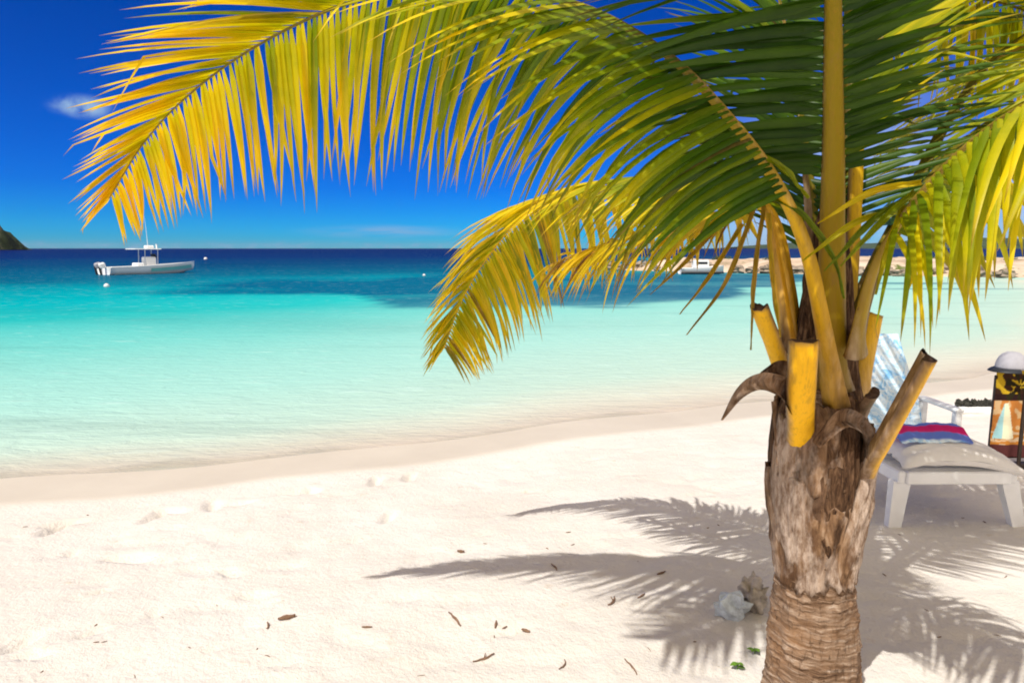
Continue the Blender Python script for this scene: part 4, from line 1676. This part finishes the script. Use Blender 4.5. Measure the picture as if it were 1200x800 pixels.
def buoy(px, py, r, label):
    p = gpix(px, py, WATER_Z)
    root = empty('buoy', p)
    tag(root, label, 'buoy', 'white mooring buoys on the bay')
    prof = [(0.01, -r * .9), (r * .7, -r * .6), (r, 0), (r * .86, r * .5), (r * .5, r * .86), (r * .12, r)]
    MB().lathe(p + Vector((0, 0, r * .25)), prof, 20).build('float', M['float_white'], root, smooth=True)
    MB().tube([p + Vector((0, 0, r * 1.2)), p + Vector((0, 0, r * 1.55))], r * .1, 8).build('ring', M['dark'], root)


buoy(125, 336, 0.13, 'white mooring buoy floating just in front of the motorboat')
buoy(241, 304, 0.30, 'small white buoy out beyond the bow of the motorboat')
buoy(497, 323, 0.10, 'white buoy left of the lower frond tip near the dark seagrass')

# ------------------------------------------------------------------ far shore
def hill(name, x0, x1, y0, y1, h, seed, mat, nx=60, ny=24, prof=None, label=None, rough=0.25):
    V, F = [], []
    for j in range(ny + 1):
        v = j / ny
        for i in range(nx + 1):
            u = i / nx
            x, y = x0 + (x1 - x0) * u, y0 + (y1 - y0) * v
            e = (np.interp(u, [a for a, _ in prof], [b for _, b in prof]) if prof else math.sin(math.pi * u) ** .7) * math.sin(math.pi * v) ** 0.8
            sc_ = 8.0
            n = 1 + rough * 2 * mnoise.fractal(Vector((u * sc_ + seed, v * sc_ * .6, 0)), 1.0, 2.0, 5)
            V.append((x, y, WATER_Z - 0.3 + h * float(e) * n))
    m = nx + 1
    for j in range(ny):
        for i in range(nx):
            b = j * m + i
            F.append((b, b + 1, b + m + 1, b + m))
    o = obj(name, V, F, mat, None, True)
    tag(o, label, 'headland' if 'head' in name else 'hills', kind='structure')
    return o


def land_mat(name, green, rockc, sc_):
    m, t = material(name)
    co = t.objco()
    n = t.noise(co, sc_, 6, 0.65)
    n2 = t.noise(co, sc_ * 3.7, 5, 0.7)
    base = t.ramp(n, [(0.40, green), (0.56, tuple(c * 1.5 for c in green)), (0.66, rockc)])
    base = t.mix(t.maprange(n2, 0.5, 0.7), base, tuple(c * 0.45 for c in green))
    finish(t, principled(t, base, 0.95, 0.1, t.bump(n2, 1.0, 4.0)))
    return m


hill('headland', -760, -521, 690, 752, 45, 3.1, land_mat('headland', (0.026, 0.036, 0.014), (0.17, 0.13, 0.09), 0.05), 130, 40,
     prof=[(0, .8), (.5, 1.0), (.78, .95), (.88, .78), (.94, .55), (.975, .28), (1, .02)], label='dark green rocky headland at the left horizon', rough=0.16)
hill('distant_hills', 1500, 4600, 4200, 5200, 75, 9.2, land_mat('distant_hills', (0.035, 0.055, 0.022), (0.10, 0.09, 0.06), 0.004), 120, 16,
     prof=[(0, 0.1), (.12, .5), (.22, .35), (.4, .6), (.55, 1.0), (.7, .75), (.85, .5), (1, .2)], label='low blue hills far off on the right horizon', rough=0.2)


def spit():
    """sandy spit closing the bay on the right"""
    gx = np.linspace(4, 75, 240)
    gy = np.linspace(38, 95, 120)
    X, Y = np.meshgrid(gx, gy)
    front = np.interp(X, [4, 7, 12, 20, 28, 33, 75], [60, 56.5, 54, 48, 43, 40.5, 36])
    back = np.interp(X, [4, 8, 14, 30, 75], [60.2, 62, 68, 76, 90])
    a = sm(0, 7, Y - front) * sm(0, 8, back - Y)
    Z = WATER_Z - 0.5 + a * (1.35 + 0.8 * fnoise(X, Y, 0.12, 17, 4)) + a * 0.5 * fnoise(X, Y, 0.6, 23, 3)
    ny, nx = X.shape
    idx = np.arange(nx * ny).reshape(ny, nx)
    F = np.stack([idx[:-1, :-1].ravel(), idx[:-1, 1:].ravel(), idx[1:, 1:].ravel(), idx[1:, :-1].ravel()], 1)
    V = np.stack([X.ravel(), Y.ravel(), Z.ravel()], 1)
    m, t = material('spit_sand')
    co = t.objco()
    n = t.noise(co, 0.35, 6, 0.65)
    base = t.ramp(n, [(0.32, (0.30, 0.24, 0.16)), (0.45, (0.52, 0.40, 0.29)), (0.62, (0.66, 0.55, 0.44))])
    base = t.mix(t.maprange(t.noise(co, 0.9, 5, 0.6), 0.58, 0.66), base, (0.12, 0.15, 0.04))
    finish(t, principled(t, base, 0.95, 0.1, t.bump(t.noise(co, 2.5, 5), 0.8, 0.2)))
    o = obj('sand_spit', V, F, m, None, True)
    tag(o, 'pinkish sand spit closing the bay on the right', 'spit', kind='structure')
    return front


spit()
rr = random.Random(9)
for k in range(42):
    x = rr.uniform(7, 38)
    fy = float(np.interp(x, [4, 7, 12, 20, 28, 33, 75], [60, 56.5, 54, 48, 43, 40.5, 36]))
    y = fy + rr.uniform(1.2, 6.5)
    s = rr.uniform(0.22, 0.62)
    V, F = lump((x, y, WATER_Z + 0.12 + 0.05 * (y - fy)), (s * rr.uniform(1, 1.7), s, s * rr.uniform(.5, .8)), k * 1.7, 0.5, 14, 9)
    o = obj('boulder', V, F, M['rock'], None, False, at=(x, y, WATER_Z))
    tag(o, 'brown boulder among others strewn along the far sand spit', 'boulder', 'boulders along the far spit')


def shrub(x, y, z, s, seed, label):
    rr = random.Random(seed)
    root = empty('shrub', (x, y, z))
    tag(root, label, 'shrub', 'low shrubs on the far spit')
    V, F = [], []
    for k in range(420):
        th, ph = rr.uniform(0, 2 * math.pi), math.acos(rr.uniform(-.15, 1))
        r = s * rr.uniform(.55, 1.0) * (1 + .3 * math.sin(th * 3 + seed))
        c = Vector((x + 1.5 * r * math.sin(ph) * math.cos(th), y + r * math.sin(ph) * math.sin(th), z + .15 * s + .75 * r * math.cos(ph)))
        a = Vector((rr.gauss(0, 1), rr.gauss(0, 1), rr.gauss(0, 1))).normalized()
        b = a.orthogonal().normalized()
        q = s * rr.uniform(.10, .2)
        n = len(V)
        V += [c - a * q, c + b * q * .45, c + a * q, c - b * q * .45]
        F.append((n, n + 1, n + 2, n + 3))
    obj('foliage', V, F, M['bush'], root, False)
    mb = MB()
    for k in range(4):
        mb.tube([(x, y, z - .15), (x + rr.uniform(-.6, .6) * s, y + rr.uniform(-.4, .4) * s, z + .5 * s)], [0.05 * s, 0.02 * s], 5)
    mb.build('trunk', M['twig'], root)


for k, (px, d, s, lab) in enumerate(((705, 60, .45, 'dark shrub at the tip of the sand spit'), (770, 61, .5, 'shrub on the spit left of the small launch'), (845, 60, .55, 'shrub on the spit just right of the small launch'),
                                     (905, 58, .5, 'shrub on the spit seen past the leaf stalks'), (1090, 58, .5, 'low shrub on the spit below the distant hills'), (1155, 60, .6, 'rounded shrub on the spit near the right edge'), (1185, 55, .4, 'smallest shrub on the spit at the right edge'))):
    P = pix(px, 310, d)
    shrub(P.x, d, WATER_Z + 0.75, s, k + 1, lab)


# ------------------------------------------------------------------ sea air
m = bpy.data.materials.new('haze')
m.use_nodes = True
t = NT(m.node_tree)
pv_ = t.n('ShaderNodeVolumePrincipled')
pv_.inputs['Color'].default_value = (0.62, 0.78, 1.0, 1)
pv_.inputs['Density'].default_value = 0.000025
pv_.inputs['Anisotropy'].default_value = 0.2
om = t.n('ShaderNodeOutputMaterial')
t.link(pv_.outputs[0], om.inputs['Volume'])
hz = MB().box((0, 0, 58), (40000, 40000, 126)).build('haze', m)
tag(hz, 'thin blue sea air that pales the far hills', 'haze', kind='stuff')
